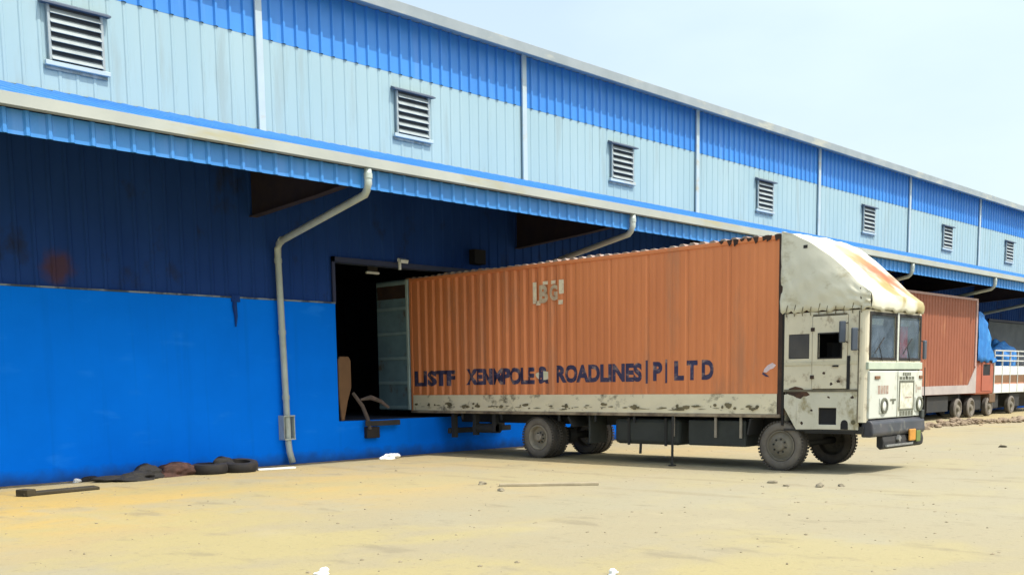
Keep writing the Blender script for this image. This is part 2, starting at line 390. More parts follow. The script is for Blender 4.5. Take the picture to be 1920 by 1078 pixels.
# ------------------------------------------------------------------ ground
g = MB()
xs = [-400, -60] + list(range(-20, 100, 4)) + [160, 900]; ys = [-400, -60] + list(range(-12, 24, 3)) + [60, 900]
for i in range(len(xs)-1):
    for j in range(len(ys)-1):
        g.quad((xs[i], ys[j], 0), (xs[i+1], ys[j], 0), (xs[i+1], ys[j+1], 0), (xs[i], ys[j+1], 0))
go = g.build('ground', ground_mat()); tag(go, kind='structure')

# ------------------------------------------------------------------ warehouse
WY = 20.6; BAY = 8.54; C0 = 13.64; XL, XR = C0-3*BAY, C0+9*BAY; GY = 16.65
PITCH = BAY/25
wh = thing('warehouse', (C0, WY, 0), 'long blue and white corrugated warehouse with a canopy over its truck docks', 'warehouse')
OPEN_Z0, OPEN_Z1 = .94, 4.72
opens = [(15.52+BAY*k, 21.95+BAY*k) for k in range(0, 8)]
# lower masonry wall, pierced by the dock openings
MB().panel('y', XL, XR, 0, 3.74, WY, WY+.25, [(a, b, OPEN_Z0, 9) for a, b in opens]).build('masonry_wall', m_masonry, wh)
m_coping = mat('pale_coping', (.20, .25, .30), (.05, .07, .10), 2.5, .8, lo=.45, hi=.55); last = XL
for a, b in opens + [(XR, XR)]:
    MB().box(last, a, WY-.025, WY+.12, 3.742, 3.775).build('wall_coping', m_coping, wh); last = b
# dark blue cladding above the masonry, under the canopy
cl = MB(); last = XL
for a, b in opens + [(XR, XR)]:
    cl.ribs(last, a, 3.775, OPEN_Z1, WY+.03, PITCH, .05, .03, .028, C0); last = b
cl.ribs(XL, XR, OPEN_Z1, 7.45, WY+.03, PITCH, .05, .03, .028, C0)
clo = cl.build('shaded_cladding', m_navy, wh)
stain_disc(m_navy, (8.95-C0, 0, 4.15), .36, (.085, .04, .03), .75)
# upper wall: pale sheet with a blue band over it
MB().ribs(XL, XR, 7.45, 9.42, WY, PITCH, .045, .022, .016, C0).build('pale_cladding', m_pale, wh)
MB().ribs(XL, XR, 9.42, 10.78, WY-.004, PITCH, .05, .03, .05, C0).build('blue_cladding_band', m_blue, wh)
# roof with its edge trim, gables, back
MB().quad((XL, WY-.42, 10.82), (XR, WY-.42, 10.82), (XR, WY+22, 12.4), (XL, WY+22, 12.4)).build('roof', m_roofedge, wh)
re_ = MB().box(XL, XR, WY-.52, WY-.42, 10.66, 10.93).box(XL, XR, WY-.42, WY+.1, 10.79, 10.812)
re_.build('roof_gutter', m_roofedge, wh, bevel=.02)
gb = MB()
for x in (XL, XR):
    gb.poly([(x, WY+.3, 0), (x, WY+22, 0), (x, WY+22, 12.4), (x, WY+.3, 10.8)])
gb.quad((XL, WY+22, 0), (XR, WY+22, 0), (XR, WY+22, 12.4), (XL, WY+22, 12.4))
gb.build('gable_wall', m_pale, wh)
# vertical cover strips on the upper wall
for k in range(-3, 10):
    x = C0+BAY*k
    MB().box(x-.085, x+.085, WY-.09, WY-.036, 7.40, 10.79).build('cover_strip', m_trim, wh, bevel=.008)
# louvred vents
def vent(x0, x1):
    z0, z1 = 7.99, 9.0; f = MB()
    f.cur = 0
    f.box(x0, x0+.05, WY-.10, WY-.036, z0, z1).box(x1-.05, x1, WY-.10, WY-.036, z0, z1)
    f.cur = 1; f.box(x0+.05, x1-.05, WY-.045, WY-.037, z0, z1)
    f.cur = 0
    nS = 6
    for i in range(nS):
        zc = z0 + (i+.5)*(z1-z0)/nS
        f.rbox(((x0+x1)/2, WY-.085, zc-.02), (x1-x0-.1, .012, .135), rx=R(-38))
    o = f.build('louvre_vent', [m_slat, m_lvdark], wh)
    h = MB().prism([(WY-.04, z1+.09), (WY-.19, z1+.02), (WY-.19, z1-.01), (WY-.04, z1+.0)], 'x', x0-.13, x1+.13)
    h.build('hood', m_shutter, wh, parent=o)
    MB().box(x0-.08, x1+.10, WY-.11, WY-.036, z0-.10, z0-.01).build('sill', m_trim, wh, parent=o, bevel=.01)
    rv = random.Random(int(x0*10)); q = MB()
    q.box(x0-.06, x1+.06, WY-.0405, WY-.0265, z0-.16, z0-.101)
    q.build('sealant', mat('dirty_sealant', (.20, .22, .20), (.34, .38, .38), 6, .9, lo=.4, hi=.6), wh, parent=o)
for k in range(-1, 8):
    vent(8.93+BAY*k + .05, 10.07+BAY*k)
# canopy
rf = MB(); n = int((XR-XL)/.34)
CZ0, CZ1 = 6.20, 7.40
for i in range(n):
    a = XL+i*(XR-XL)/n; b = a+(XR-XL)/n; w = (b-a)
    for (p, q, dp, dq) in ((a, a+.62*w, 0, 0), (a+.62*w, a+.72*w, 0, .05), (a+.72*w, a+.9*w, .05, .05), (a+.9*w, b, .05, 0)):
        rf.quad((p, GY+.06, CZ0+dp), (q, GY+.06, CZ0+dq), (q, WY-.04, CZ1+dq), (p, WY-.04, CZ1+dp))
rf.build('canopy_roof', m_blue, wh)
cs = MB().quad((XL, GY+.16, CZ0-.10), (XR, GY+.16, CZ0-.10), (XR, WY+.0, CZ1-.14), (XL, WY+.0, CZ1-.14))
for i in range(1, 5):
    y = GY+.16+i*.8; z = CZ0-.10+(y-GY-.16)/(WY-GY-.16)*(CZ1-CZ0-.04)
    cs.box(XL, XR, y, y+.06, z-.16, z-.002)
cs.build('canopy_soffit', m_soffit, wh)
MB().prism([(GY-.12, 6.205), (GY-.12, 6.02), (GY+.04, 6.02), (GY+.04, 6.17), (GY+.055, 6.17), (GY+.055, 6.205), (GY+.03, 6.205), (GY+.02, 6.05), (GY-.09, 6.05), (GY-.09, 6.205)], 'x', XL, XR).build('canopy_gutter', m_gutter, wh)
MB().ribs(XL, XR, 5.64, 6.009, GY+.075, PITCH, .05, .03, .04, C0+.1).quad((XL, GY+.095, 5.64), (XR, GY+.095, 5.64), (XR, GY+.095, 6.009), (XL, GY+.095, 6.009)).build('canopy_fascia', m_blue, wh)
for k in range(-3, 10):
    x = C0+BAY*k-.3
    br = MB().prism([(GY+.2, 6.07), (GY+.2, 5.80), (GY+1.4, 5.70), (WY-.002, 5.55), (WY-.002, 7.20)], 'x', x-.012, x+.012)
    br.prism([(GY+.2, 5.80), (GY+.2, 5.78), (GY+1.4, 5.68), (WY-.002, 5.53), (WY-.002, 5.55), (GY+1.4, 5.70)], 'x', x-.10, x+.10)
    br.build('canopy_bracket', mat('dark_bracket_steel', (.030, .022, .028), (.02, .017, .03), 3, .85), wh)
# downpipes
def pipe(k):
    dx = BAY*k; gx = C0-.22+dx
    pts = [(gx, GY-.03, 6.02), (gx, GY-.03, 5.72), (gx+.01, GY+.03, 5.62), (gx+.04, GY+.14, 5.54), (gx+.36, WY-.42, 5.02), (gx+.42, WY-.24, 4.98), (gx+.44, WY-.15, 4.88),
           (gx+.45, WY-.13, 4.7), (gx+.54, WY-.13, .50), (gx+.55, WY-.15, .30), (gx+.58, WY-.22, .05)]
    o = MB().tube(pts, .074, 14).build('downpipe', m_pipe, wh, smooth=True)
    for (i, t) in ((0, .5), (4, .0), (7, 0.02), (7, .4), (7, .75)):
        a, b = Vector(pts[i]), Vector(pts[i+1]); c = a.lerp(b, t); d = (b-a).normalized()*.05
        MB().tube([c-d, c+d], .085, 14).build('collar', m_pipe, wh, parent=o, smooth=False)
    px = gx+.53
    MB().box(px-.15, px-.135, WY-.22, WY-.003, .58, 1.14).box(px+.13, px+.15, WY-.22, WY-.003, .60, 1.14) \
        .box(px-.15, px+.15, WY-.235, WY-.221, 1.11, 1.14).box(px-.15, px+.15, WY-.235, WY-.221, .58, .61).build('guard_bracket', m_pipe, wh, parent=o)
for k in range(-2, 8): pipe(k)
# dock doors: the first bay stands open, the others are shut
for i, (a, b) in enumerate(opens):
    if i:
        sh = MB(); z = OPEN_Z0
        while z < OPEN_Z1-.01:
            z2 = min(z+.12, OPEN_Z1); sh.box(a, b, WY+.13, WY+.15, z, z2-.02).box(a, b, WY+.14, WY+.15, z2-.02, z2); z = z2
        sh.build('roller_shutter', m_shutter, wh)
    else:
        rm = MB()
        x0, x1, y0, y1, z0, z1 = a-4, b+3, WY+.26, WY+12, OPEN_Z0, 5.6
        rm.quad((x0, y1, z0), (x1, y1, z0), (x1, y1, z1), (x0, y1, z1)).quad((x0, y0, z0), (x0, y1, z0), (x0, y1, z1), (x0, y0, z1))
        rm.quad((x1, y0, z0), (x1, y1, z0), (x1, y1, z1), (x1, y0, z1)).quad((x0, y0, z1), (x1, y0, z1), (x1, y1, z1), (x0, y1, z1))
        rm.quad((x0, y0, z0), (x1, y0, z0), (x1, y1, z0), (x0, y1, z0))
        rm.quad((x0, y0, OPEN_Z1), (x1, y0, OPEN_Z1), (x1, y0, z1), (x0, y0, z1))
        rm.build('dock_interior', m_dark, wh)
    MB().box(a-.09, a-.005, WY-.05, WY+.001-.004, 3.78, OPEN_Z1+.12).box(a-.09, b+.09, WY-.05, WY-.003, OPEN_Z1+.0, OPEN_Z1+.12).build('door_frame', mat('door_frame_steel', (.02, .03, .08), None, 2, .5), wh)
    # rubber dock bumpers below the door sill
    for x in (a+.95, b-1.0):
        MB().box(x-.20, x+.20, WY-.14, WY-.003, .50, .78).build('dock_bumper', m_black, wh, bevel=.02)
# dark drip mark on the wall, built as a thin raised shape
MB().tube([(12.78, WY-.03, 3.80), (12.76, WY-.04, 3.55), (12.79, WY-.035, 3.35), (12.77, WY-.04, 3.12)], [.03, .05, .035, .015], 8).box(12.70, 12.90, WY-.045, WY-.003, 3.66, 3.80).build('dark_drip', m_navy, wh)
# small fittings over the open door
lf = thing('floodlight', (17.5, WY-.1, 4.86), 'small pale floodlight fixed above the open dock door behind the orange truck', 'light')
MB().box(17.47, 17.53, WY-.10, WY-.054, 4.66, 4.90).build('bracket', m_lamp, lf)
MB().rbox((17.5, WY-.2, 4.87), (.24, .16, .09), rx=R(20)).build('housing', m_lamp, lf, bevel=.01)
tl = thing('ceiling_lamp', (17.25, WY+.7, 4.7), 'short white tube lamp inside the top of the open dock door', 'light')
MB().box(17.05, 17.45, WY+.66, WY+.74, 4.60, 4.66).build('tube_lamp', m_lamp, tl, bevel=.01)
MB().box(17.1, 17.4, WY+.675, WY+.725, 4.66, 5.6).build('hanger', m_chassis, tl)
cb = thing('junction_box', (20.2, WY-.1, 5.1), 'dark square box on the wall above the orange container roof', 'junction box')
MB().box(20.0, 20.42, WY-.22, WY-.003, 4.98, 5.36).build('enclosure', m_hole, cb, bevel=.01)

# dock clutter in the open door
pad = thing('door_pad', (15.8, WY+.1, OPEN_Z0), 'brown padded board leaning at the left jamb of the open dock door', 'board')
MB().prism([(15.60, 1.55), (15.60, 2.42), (15.66, 2.50), (15.92, 2.50), (15.98, 2.40), (15.98, 1.75), (15.86, 1.42), (15.74, .945), (15.66, .945)], 'y', WY+.06, WY+.13).build('board', m_cardboard, pad, bevel=.02)
lv = thing('dock_leveller', (16.8, WY, OPEN_Z0), 'bent rusty dock leveller arms beside the open container door', 'dock leveller')
MB().tube([(15.95, WY-.02, 1.62), (16.2, WY-.06, 1.30), (16.32, WY-.10, .98), (16.34, WY-.16, .72)], [.04, .05, .05, .04], 8).build('arm', mat('dusty_steel', (.12, .09, .08), (.07, .06, .055), 4, .8), lv)
MB().tube([(16.15, WY-.05, 1.45), (16.45, WY-.08, 1.50), (16.75, WY-.10, 1.40), (17.0, WY-.10, 1.24)], [.03, .06, .05, .03], 8).build('arm', MATS['dusty_steel'], lv)
MB().box(16.2, 17.3, WY-.18, WY-.145, .80, .93).build('lip', m_chassis, lv, bevel=.01)

# ------------------------------------------------------------------ wheel
def wheel(root, c, side, r=.495, w=.27, dual=False, name='wheel'):
    """side -1: outer face looks to -x"""
    s = side
    prof = [(-w/2+.05, r*.60), (-w/2+.012, r*.66), (-w/2, r*.78), (-w/2+.02, r*.90), (-w/2+.055, r*.985), (-w/2+.07, r), (-.05, r*1.0), (-.045, r*.975), (.045, r*.975), (.05, r), (w/2-.07, r), (w/2-.055, r*.985), (w/2-.02, r*.90), (w/2, r*.78), (w/2-.012, r*.66), (w/2-.05, r*.60)]
    t = MB(); t.lathe(c, prof, n=56)
    for k in range(len(t.mi)):
        ring = k // 56; t.mi[k] = 1 if (ring < 4 or ring > 10) else 0
    # tread blocks
    t.cur = 0
    for j in range(44):
        q = 2*math.pi*j/44
        for o, ph in ((-w/4-.02, 0), (w/4+.02, .5)):
            qq = q+ph*2*math.pi/44
            t.rbox((c[0]+o, c[1]+math.cos(qq)*(r-.009), c[2]+math.sin(qq)*(r-.0115)), (w*.34, .045, .024), rx=qq+math.pi/2)
    tw = t.build(name, [m_tyre, m_tyreface], root); smooth_by_angle(tw, 32)
    rm = MB()
    if dual:   # deep dished outer rim
        pr = [(s*(w/2-.055), r*.615), (s*(w/2-.03), r*.61), (s*(w/2-.02), r*.56), (s*(w/2-.05), r*.53), (-s*.01, r*.50), (-s*.02, r*.30), (s*.02, r*.27), (s*.02, r*.2), (s*.11, r*.18), (s*.13, r*.12), (s*.13, .001)]
    else:      # bulged front disc
        pr = [(s*(w/2-.055), r*.615), (s*(w/2-.02), r*.61), (s*(w/2-.015), r*.57), (s*(w/2-.05), r*.54), (s*(w/2-.03), r*.42), (s*(w/2+.0), r*.34), (s*(w/2-.0), r*.22), (s*(w/2+.05), r*.19), (s*(w/2+.06), r*.1), (s*(w/2+.06), .001)]
    rm.lathe(c, pr, n=40)
    ro = rm.build('rim', m_rim2 if dual else m_rim, root, parent=tw); smooth_by_angle(ro, 30)
    nb = MB()
    for j in range(8):
        q = 2*math.pi*j/8+.2; rr = r*(.235 if dual else .275); off = s*(.03 if dual else w/2+.004)
        nb.lathe((c[0], c[1]+rr*math.cos(q), c[2]+rr*math.sin(q)), [(off-s*.02, .018), (off+s*.02, .018), (off+s*.022, .001)], n=8)
    nb.build('wheel_nut', m_chassis, root, parent=tw)
    return tw

# ------------------------------------------------------------------ main truck
TX0, TX1 = 18.68, 21.15; CY0, CY1 = 10.50, 21.56; CB, CT = 1.10, 4.60
tk = thing('container_truck', (19.9, 12.0, 0), 'orange container truck with beige cab and white tarpaulin, backed into the open dock', 'truck')
# side corrugation: deep ribs over the rear half, shallow near-flat sheets with seams in front
def side_profile():
    pts = []; y = CY0+.09
    seams = [CY0+.09+1.02*i for i in range(1, 6)]
    pts.append((y, 0))
    yy = y+.05
    while yy < 15.6:      # faint pressed ribs, with a deeper seam at every sheet joint
        sm = min(seams, key=lambda q: abs(q-yy)); d = .013 if abs(sm-yy) < .1 else .0045
        pts += [(yy, 0), (yy+.03, d), (yy+.075, d), (yy+.105, 0)]; yy += .204
    y = 15.75
    p = .295
    while y < CY1-.25:
        fade = min(1, .35+(y-15.75)/1.6); d = .040*fade
        pts += [(y, 0), (y+.05, d), (y+.135, d), (y+.185, 0)]; y += p
    pts.append((CY1-.09, 0)); return pts
SP = side_profile()
def side_depth(y):
    for (a, da), (b, db) in zip(SP, SP[1:]):
        if a <= y <= b: return da+(db-da)*(y-a)/(b-a+1e-9)
    return 0
sp = MB()
for (a, da), (b, db) in zip(SP, SP[1:]):
    sp.quad((TX0+.012+da, a, 1.52), (TX0+.012+db, b, 1.52), (TX0+.012+db, b, CT-.10), (TX0+.012+da, a, CT-.10))
sp.build('side_panel', m_orange, tk)
sp = MB()
sp.quad((TX1-.012, CY0, CB), (TX1-.012, CY1, CB), (TX1-.012, CY1, CT), (TX1-.012, CY0, CT)); sp.build('side_panel', m_orange, tk)
MB().quad((TX0+.05, CY0+.02, CB), (TX1-.05, CY0+.02, CB), (TX1-.05, CY0+.02, CT), (TX0+.05, CY0+.02, CT)).build('front_wall', m_orange, tk)
MB().box(TX0+.05, TX1-.05, CY0+.03, CY1-.03, CB+.01, CB+.09).build('cargo_floor', m_chassis, tk)
# frame
MB().box(TX0-.004, TX0+.10, CY0, CY0+.09, CB, CT).box(TX1-.1, TX1, CY0, CY0+.09, CB, CT).build('corner_post', m_rust, tk, bevel=.01)
MB().box(TX0-.004, TX0+.10, CY1-.09, CY1, CB, CT).box(TX1-.1, TX1, CY1-.09, CY1, CB, CT).build('corner_post', m_orange, tk, bevel=.01)
rb = MB(); rb.box(TX0-.008, TX0+.08, CY0+.091, CY1-.091, CT-.10, CT-.02).box(TX1-.08, TX1+.004, CY0+.091, CY1-.091, CT-.10, CT-.02)
rb.box(TX0+.1, TX1-.1, CY1-.09, CY1, CT-.3, CT)
rb.build('top_rail', m_orange, tk, bevel=.012)
# white skirt board, dented along its foot
sk = MB(); N = 120; y0, y1 = CY0+.091, CY1-.091
for i in range(N):
    a = y0+(y1-y0)*i/N; b = y0+(y1-y0)*(i+1)/N
    f = lambda y, z: TX0-.012+.012*math.sin(y*3.1+z)*math.sin(y*7.7)*(1 if z < 1.3 else .3)
    zs = [CB+.02, 1.2, 1.33, 1.519]
    for z0, z1 in zip(zs, zs[1:]):
        sk.quad((f(a, z0), a, z0), (f(b, z0), b, z0), (f(b, z1), b, z1), (f(a, z1), a, z1))
    sk.quad((f(a, 1.519), a, 1.519), (f(b, 1.519), b, 1.519), (TX0+.06, b, 1.519), (TX0+.06, a, 1.519))
smooth_by_angle(sk.build('skirt_board', m_cream, tk))
MB().box(TX0-.03, TX0+.06, CY0+.02, CY1, CB-.05, CB+.015).build('bottom_rail', mat('dirty_rail', (.34, .28, .20), (.12, .09, .07), 2, .8, lo=.4, hi=.6), tk, bevel=.008)
gr = MB()
rnd = random.Random(3)
for i in range(95):    # scraped grime marks along the skirt foot
    y = rnd.uniform(CY0+.3, CY1-.2); w = rnd.uniform(.02, .15); h = rnd.choice([.02, .03, .05, .09, .14])*rnd.uniform(.6, 1.1)
    zo = rnd.uniform(0, .10)
    if 12.2 < y < 14.2: w *= 1.5; h *= .8
    pts = [(y+w*math.cos(q)*rnd.uniform(.35, 1.1), CB+.06+zo+h*.5+h*.5*math.sin(q)*rnd.uniform(.5, 1)) for q in [k*math.pi/4 for k in range(8)]]
    gr.poly([(TX0-.0265-.0003*i/4, p[0], p[1]) for p in pts])
gr.build('grime_patch', m_grime, tk, merge=False)
# roof with corrugated ends showing above the rail
rfm = MB(); y = CY0+.02; i = 0; pts = []
while y < CY1-.02:
    h = .022+.012*math.sin(y*1.7)+.008*math.sin(y*5.1); pts += [(y, CT-.018), (y+.06, CT+h), (y+.13, CT+h), (y+.19, CT-.018)]; y += .25
for (a, za), (b, zb) in zip(pts, pts[1:]):
    rfm.quad((TX0+.0, a, za), (TX0+.0, b, zb), (TX1-.0, b, zb), (TX1-.0, a, za)); rfm.quad((TX0, a, CT-.03), (TX0, b, CT-.03), (TX0, b, zb), (TX0, a, za))
rfm.build('roof', mat('weathered_roof_sheet', (.26, .17, .13), (.34, .29, .26), 5, .8, lo=.4, hi=.6), tk)
# loose strap scraps on the front top corner
rr = MB(); rnd = random.Random(5)
for i in range(9):
    y = CY0+.05+i*.16+rnd.uniform(-.04, .04); h = rnd.uniform(.06, .15)
    rr.poly([(TX0-.011, y, CT-.005), (TX0-.011, y+.13, CT-.005), (TX0-.013, y+.09+rnd.uniform(-.03, .03), CT-h), (TX0-.013, y+.02, CT-h*.7)])
rr.build('rust_flake', m_rust, tk, solid=.003)
# open rear door, swung straight back along the side, seen inside the dock
dY0, dY1 = CY1+.02, 22.92
dr = MB().box(TX0+.0, TX0+.04, dY0, dY1, CB+.02, CT-.02)
dro = dr.build('rear_door', m_door, tk, bevel=.008)
for i in range(6):
    z = CB+.05+i*(CT-CB-.2)/5
    MB().box(TX0-.035, TX0-.002, dY0+.10, dY1-.04, z, z+.085).build('door_bar', mat('door_bar_paint', (.26, .38, .42), (.20, .30, .34), 2, .6), tk, parent=dro, bevel=.006)
MB().box(TX0-.045, TX0-.002, dY0+.01, dY0+.085, CB+.03, CT-.03).build('door_bar', mat('door_edge_paint', (.36, .48, .48), None, 2, .6), tk, parent=dro, bevel=.006)
MB().box(TX0-.02, TX0-.002, dY0+.12, dY1-.05, CT-.50, CT-.1).build('door_header', m_rust, tk, parent=dro)
dr2 = MB().box(TX1-.04, TX1, dY0, dY1, CB+.02, CT-.02).build('rear_door', m_door, tk, bevel=.008)

# lettering -------------------------------------------------------
def text_mesh(txt, y_left, y_right, z0, z1, material, name, root, xface=None, bold=.022, depthf=None, fit=True):
    cu = bpy.data.curves.new(name, 'FONT'); cu.body = txt; cu.offset = bold; cu.resolution_u = 4
    o = bpy.data.objects.new(name, cu); col.objects.link(o)
    dg = bpy.context.evaluated_depsgraph_get(); me = bpy.data.meshes.new_from_object(o.evaluated_get(dg))
    bpy.data.objects.remove(o); bpy.data.curves.remove(cu)
    bm = bmesh.new(); bm.from_mesh(me)
    xs = [v.co.x for v in bm.verts]; ys = [v.co.y for v in bm.verts]
    ax, bx, ay, by = min(xs), max(xs), min(ys), max(ys)
    # map glyph x to world y (reading direction runs to -y), cut at the ribs so paint follows them
    for v in bm.verts:
        u = (v.co.x-ax)/(bx-ax); w = (v.co.y-ay)/(by-ay)
        v.co = Vector((0, y_left+(y_right-y_left)*u, z0+(z1-z0)*w))
    if depthf:
        for (yy, _) in SP:
            if min(y_left, y_right) < yy < max(y_left, y_right):
                bmesh.ops.bisect_plane(bm, geom=bm.verts[:]+bm.edges[:]+bm.faces[:], plane_co=(0, yy, 0), plane_no=(0, 1, 0))
        for v in bm.verts: v.co.x = TX0+.012+depthf(v.co.y)-.003
    else:
        for v in bm.verts: v.co.x = xface
    for v in bm.verts: v.co -= Vector(root.location)
    bm.to_mesh(me); bm.free(); me.name = name
    me.materials.clear(); me.materials.append(material)
    ob = bpy.data.objects.new(name, me); col.objects.link(ob); ob.parent = root
    return ob
zl = lambda y: (1.735+(20.9-y)*.0085, 2.19-(0)*.0)
for txt, a, b in (('LISTF', 21.42, 19.84), ('XENMPOLE', 19.46, 17.09), ('&', 16.99, 16.62), ('ROADLINES', 16.40, 13.90), ('|', 13.80, 13.75), ('P', 13.60, 13.36), ('|', 13.28, 13.23), ('L', 13.05, 12.80), ('T', 12.74, 12.46), ('D', 12.36, 12.07)):
    z0 = 1.745+(21-(a+b)/2)*.008; z1 = z0+.41
    if txt == '|': z0 -= .05; z1 += .04
    text_mesh(txt, a, b, z0, z1, m_navytext, 'lettering', tk, depthf=side_depth, bold=.052 if txt != '|' else 0)
# pale patch with a greenish core painted over the ampersand
q = MB(); yc, zc = 16.8, 1.97
q.poly([(TX0+.012-.006+side_depth(yc), yc+.25*math.cos(t)*(1+.1*math.sin(3*t)), zc+.105*math.sin(t)) for t in [k*math.pi/10 for k in range(20)]])
q.build('paint_patch', mat('pale_pink_paint', (.80, .66, .58), (.62, .66, .46), 6, .6), tk)
q = MB(); yc, zc = 10.79, 2.02
q.poly([(TX0+.0075, yc+p[0], zc+p[1]) for p in ((-.16, .06), (-.08, .11), (.03, .06), (.10, -.01), (.12, -.07), (.05, -.08), (-.03, -.02), (-.10, .0))]); q.build('sticker', mat('pale_pink_sticker', (.78, .62, .62), (.6, .5, .55), 9, .5), tk)
MB().poly([(TX0+.0065, yc+p[0], zc+p[1]) for p in ((.13, -.07), (.03, -.13), (-.02, -.17), (.06, -.16), (.15, -.11))]).build('sticker', m_navytext, tk)
# pale emblem with brackets and block letters high on the side
X = TX0+.0085
for (a, b, z0, z1) in ((17.10, 16.98, 3.66, 4.16), (16.28, 16.13, 3.84, 4.16), (17.0, 16.86, 3.62, 3.72), (16.30, 16.16, 3.60, 3.70), (16.52, 16.38, 4.08, 4.16), (16.78, 16.62, 4.08, 4.16)):
    MB().quad((X, a, z0), (X, b, z0), (X, b, z1), (X, a, z1)).build('emblem', mat('cream_emblem', (.82, .74, .54), (.66, .52, .38), 7, .6, lo=.4, hi=.65), tk)
text_mesh('B', 16.90, 16.62, 3.66, 4.08, mat('faded_emblem_letter', (.62, .52, .36), (.44, .32, .22), 7, .6), 'emblem', tk, xface=X-.001, bold=.05)
text_mesh('G', 16.57, 16.32, 3.70, 4.06, MATS['faded_emblem_letter'], 'emblem', tk, xface=X-.001, bold=.05)

# chassis ----------------------------------------------------------
ch = MB()
for x in (19.42, 20.30): ch.box(x, x+.10, 8.95, 20.4, .80, 1.045)
for y in (11.5, 13, 14.6, 17.9, 19.3, 20.2): ch.box(19.521, 20.299, y, y+.09, .84, 1.0)
y = CY0+.2
while y < 20.4: ch.box(TX0+.05, TX1-.05, y, y+.07, 1.052, 1.098); y += .62
ch.build('chassis_frame', m_chassis, tk)
MB().tube([(18.8, 10.55, .5), (21.0, 10.55, .5)], .07, 10).box(19.4, 20.4, 10.47, 10.63, .56, .78).build('front_axle', m_chassis, tk)
MB().tube([(18.8, 17.03, .5), (21.0, 17.03, .5)], .09, 10).lathe((19.86, 17.03, .5), [(-.2, .08), (-.12, .2), (.12, .2), (.2, .08)], n=16).build('rear_axle', m_chassis, tk)
wheel(tk, (18.84, 10.53, .495), -1)
wheel(tk, (20.94, 10.53, .495), 1)
wheel(tk, (18.84, 17.03, .495), -1, dual=True); wheel(tk, (19.17, 17.03, .495), -1, dual=True)
wheel(tk, (20.94, 17.03, .495), 1, dual=True); wheel(tk, (20.61, 17.03, .495), 1, dual=True)
MB().box(18.78, 19.42, 11.35, 12.75, .44, .98).build('battery_box', m_tank, tk, bevel=.03)
tb = MB().box(18.80, 19.40, 13.0, 14.75, .42, .99).build('fuel_tank', m_tank, tk, bevel=.09)
MB().box(18.775, 18.80, 13.3, 13.36, .40, 1.0).box(18.775, 18.80, 14.3, 14.36, .40, 1.0).build('tank_strap', m_chassis, tk, parent=tb)
MB().box(20.45, 21.08, 11.6, 14.9, .46, 1.0).build('tool_box', m_chassis, tk, bevel=.03)
MB().box(18.80, 19.40, 15.45, 15.50, .40, 1.03).build('mud_flap', m_tank, tk)
MB().box(18.72, 19.34, 16.05, 16.35, 1.0, 1.04).prism([(16.35, 1.04), (16.05, 1.04), (15.9, .78), (15.94, .77), (16.08, 1.0), (16.35, 1.0)], 'x', 18.72, 19.34).build('mud_guard', m_chassis, tk)
MB().prism([(11.12, 1.04), (11.22, 1.02), (11.28, .7), (11.25, .69), (11.18, 1.0)], 'x', 18.70, 19.2).build('mud_guard', m_chassis, tk)
for y in (11.4, 12.0, 13.05, 14.1, 15.2, 16.3, 18.2, 19.6):
    MB().box(TX0+.02, TX0+.05, y, y+.05, .62 if 11.2 < y < 13.5 else .9, 1.05).build('hanger_rod', m_rim2 if y < 13.2 else m_chassis, tk)
MB().tube([(18.55, 12.98, 1.06), (18.52, 12.97, .5), (18.50, 12.96, .02)], .028, 8).box(18.44, 18.56, 12.90, 13.02, 0.004, .03).build('prop_stand', m_chassis, tk)
MB().tube([(18.72, 13.95, .45), (18.70, 13.95, .22)], .03, 8).build('hanger_rod', m_chassis, tk)
for y, h in ((20.0, .42), (19.2, .5), (18.5, .6)):
    MB().box(TX0+.1, TX0+.22, y, y+.12, h, 1.05).build('underrun_bracket', m_chassis, tk)
MB().box(TX0+.08, TX1-.08, 20.15, 20.25, .52, .66).build('rear_underrun_bar', m_chassis, tk, bevel=.02)
MB().tube([(18.9, 18.5, .68), (18.9, 19.35, .68)], .12, 14).build('air_tank', m_chassis, tk)

# cab ---------------------------------------------------------------
FY = 8.75; CBK = CY0-.05; CBZ, CTZ = .85, 3.06
x0, x1 = TX0, TX1
# upper side with rear window and door openings
door = (9.13, 9.86, 1.60, 2.99)
body = MB()
body.panel('x', 8.90, CBK, 1.56, CTZ, x0, x0+.05, [door, (9.92, 10.36, 2.19, 2.66)])
body.panel('x', 8.90, CBK, .85, CTZ, x1-.05, x1, [(9.2, 9.8, 2.15, 2.85)])
body.panel('y', x0+.1, x1-.1, 1.96, CTZ, FY, FY+.05, [(18.80, 19.88, 2.17, 2.98), (20.04, 21.02, 2.17, 2.98)])
# rounded front corners
for sx, xa in ((1, x0), (-1, x1)):
    prev = None
    for k in range(6):
        t = k/5*math.pi/2; p = (xa+sx*(.1-.1*math.cos(t))+0, FY+.15-.15*math.sin(t))
        if prev: body.quad((prev[0], prev[1], .98), (p[0], p[1], .98), (p[0], p[1], CTZ), (prev[0], prev[1], CTZ))
        prev = p
body.quad((x0+.05, CBK, .9), (x1-.05, CBK, .9), (x1-.05, CBK, CTZ), (x0+.05, CBK, CTZ))
body.quad((x0+.005, FY+.1, CTZ-.01), (x1-.005, FY+.1, CTZ-.01), (x1-.005, CBK, CTZ-.01), (x0+.005, CBK, CTZ-.01))
cbo = body.build('cab_body', m_cab, tk, bevel=.012)
inn = MB().quad((x0+.06, FY+.1, 1.2), (x1-.06, FY+.1, 1.2), (x1-.06, CBK-.02, 1.2), (x0+.06, CBK-.02, 1.2))
inn.quad((x0+.08, CBK-.03, 1.2), (x1-.08, CBK-.03, 1.2), (x1-.08, CBK-.03, CTZ-.03), (x0+.08, CBK-.03, CTZ-.03))
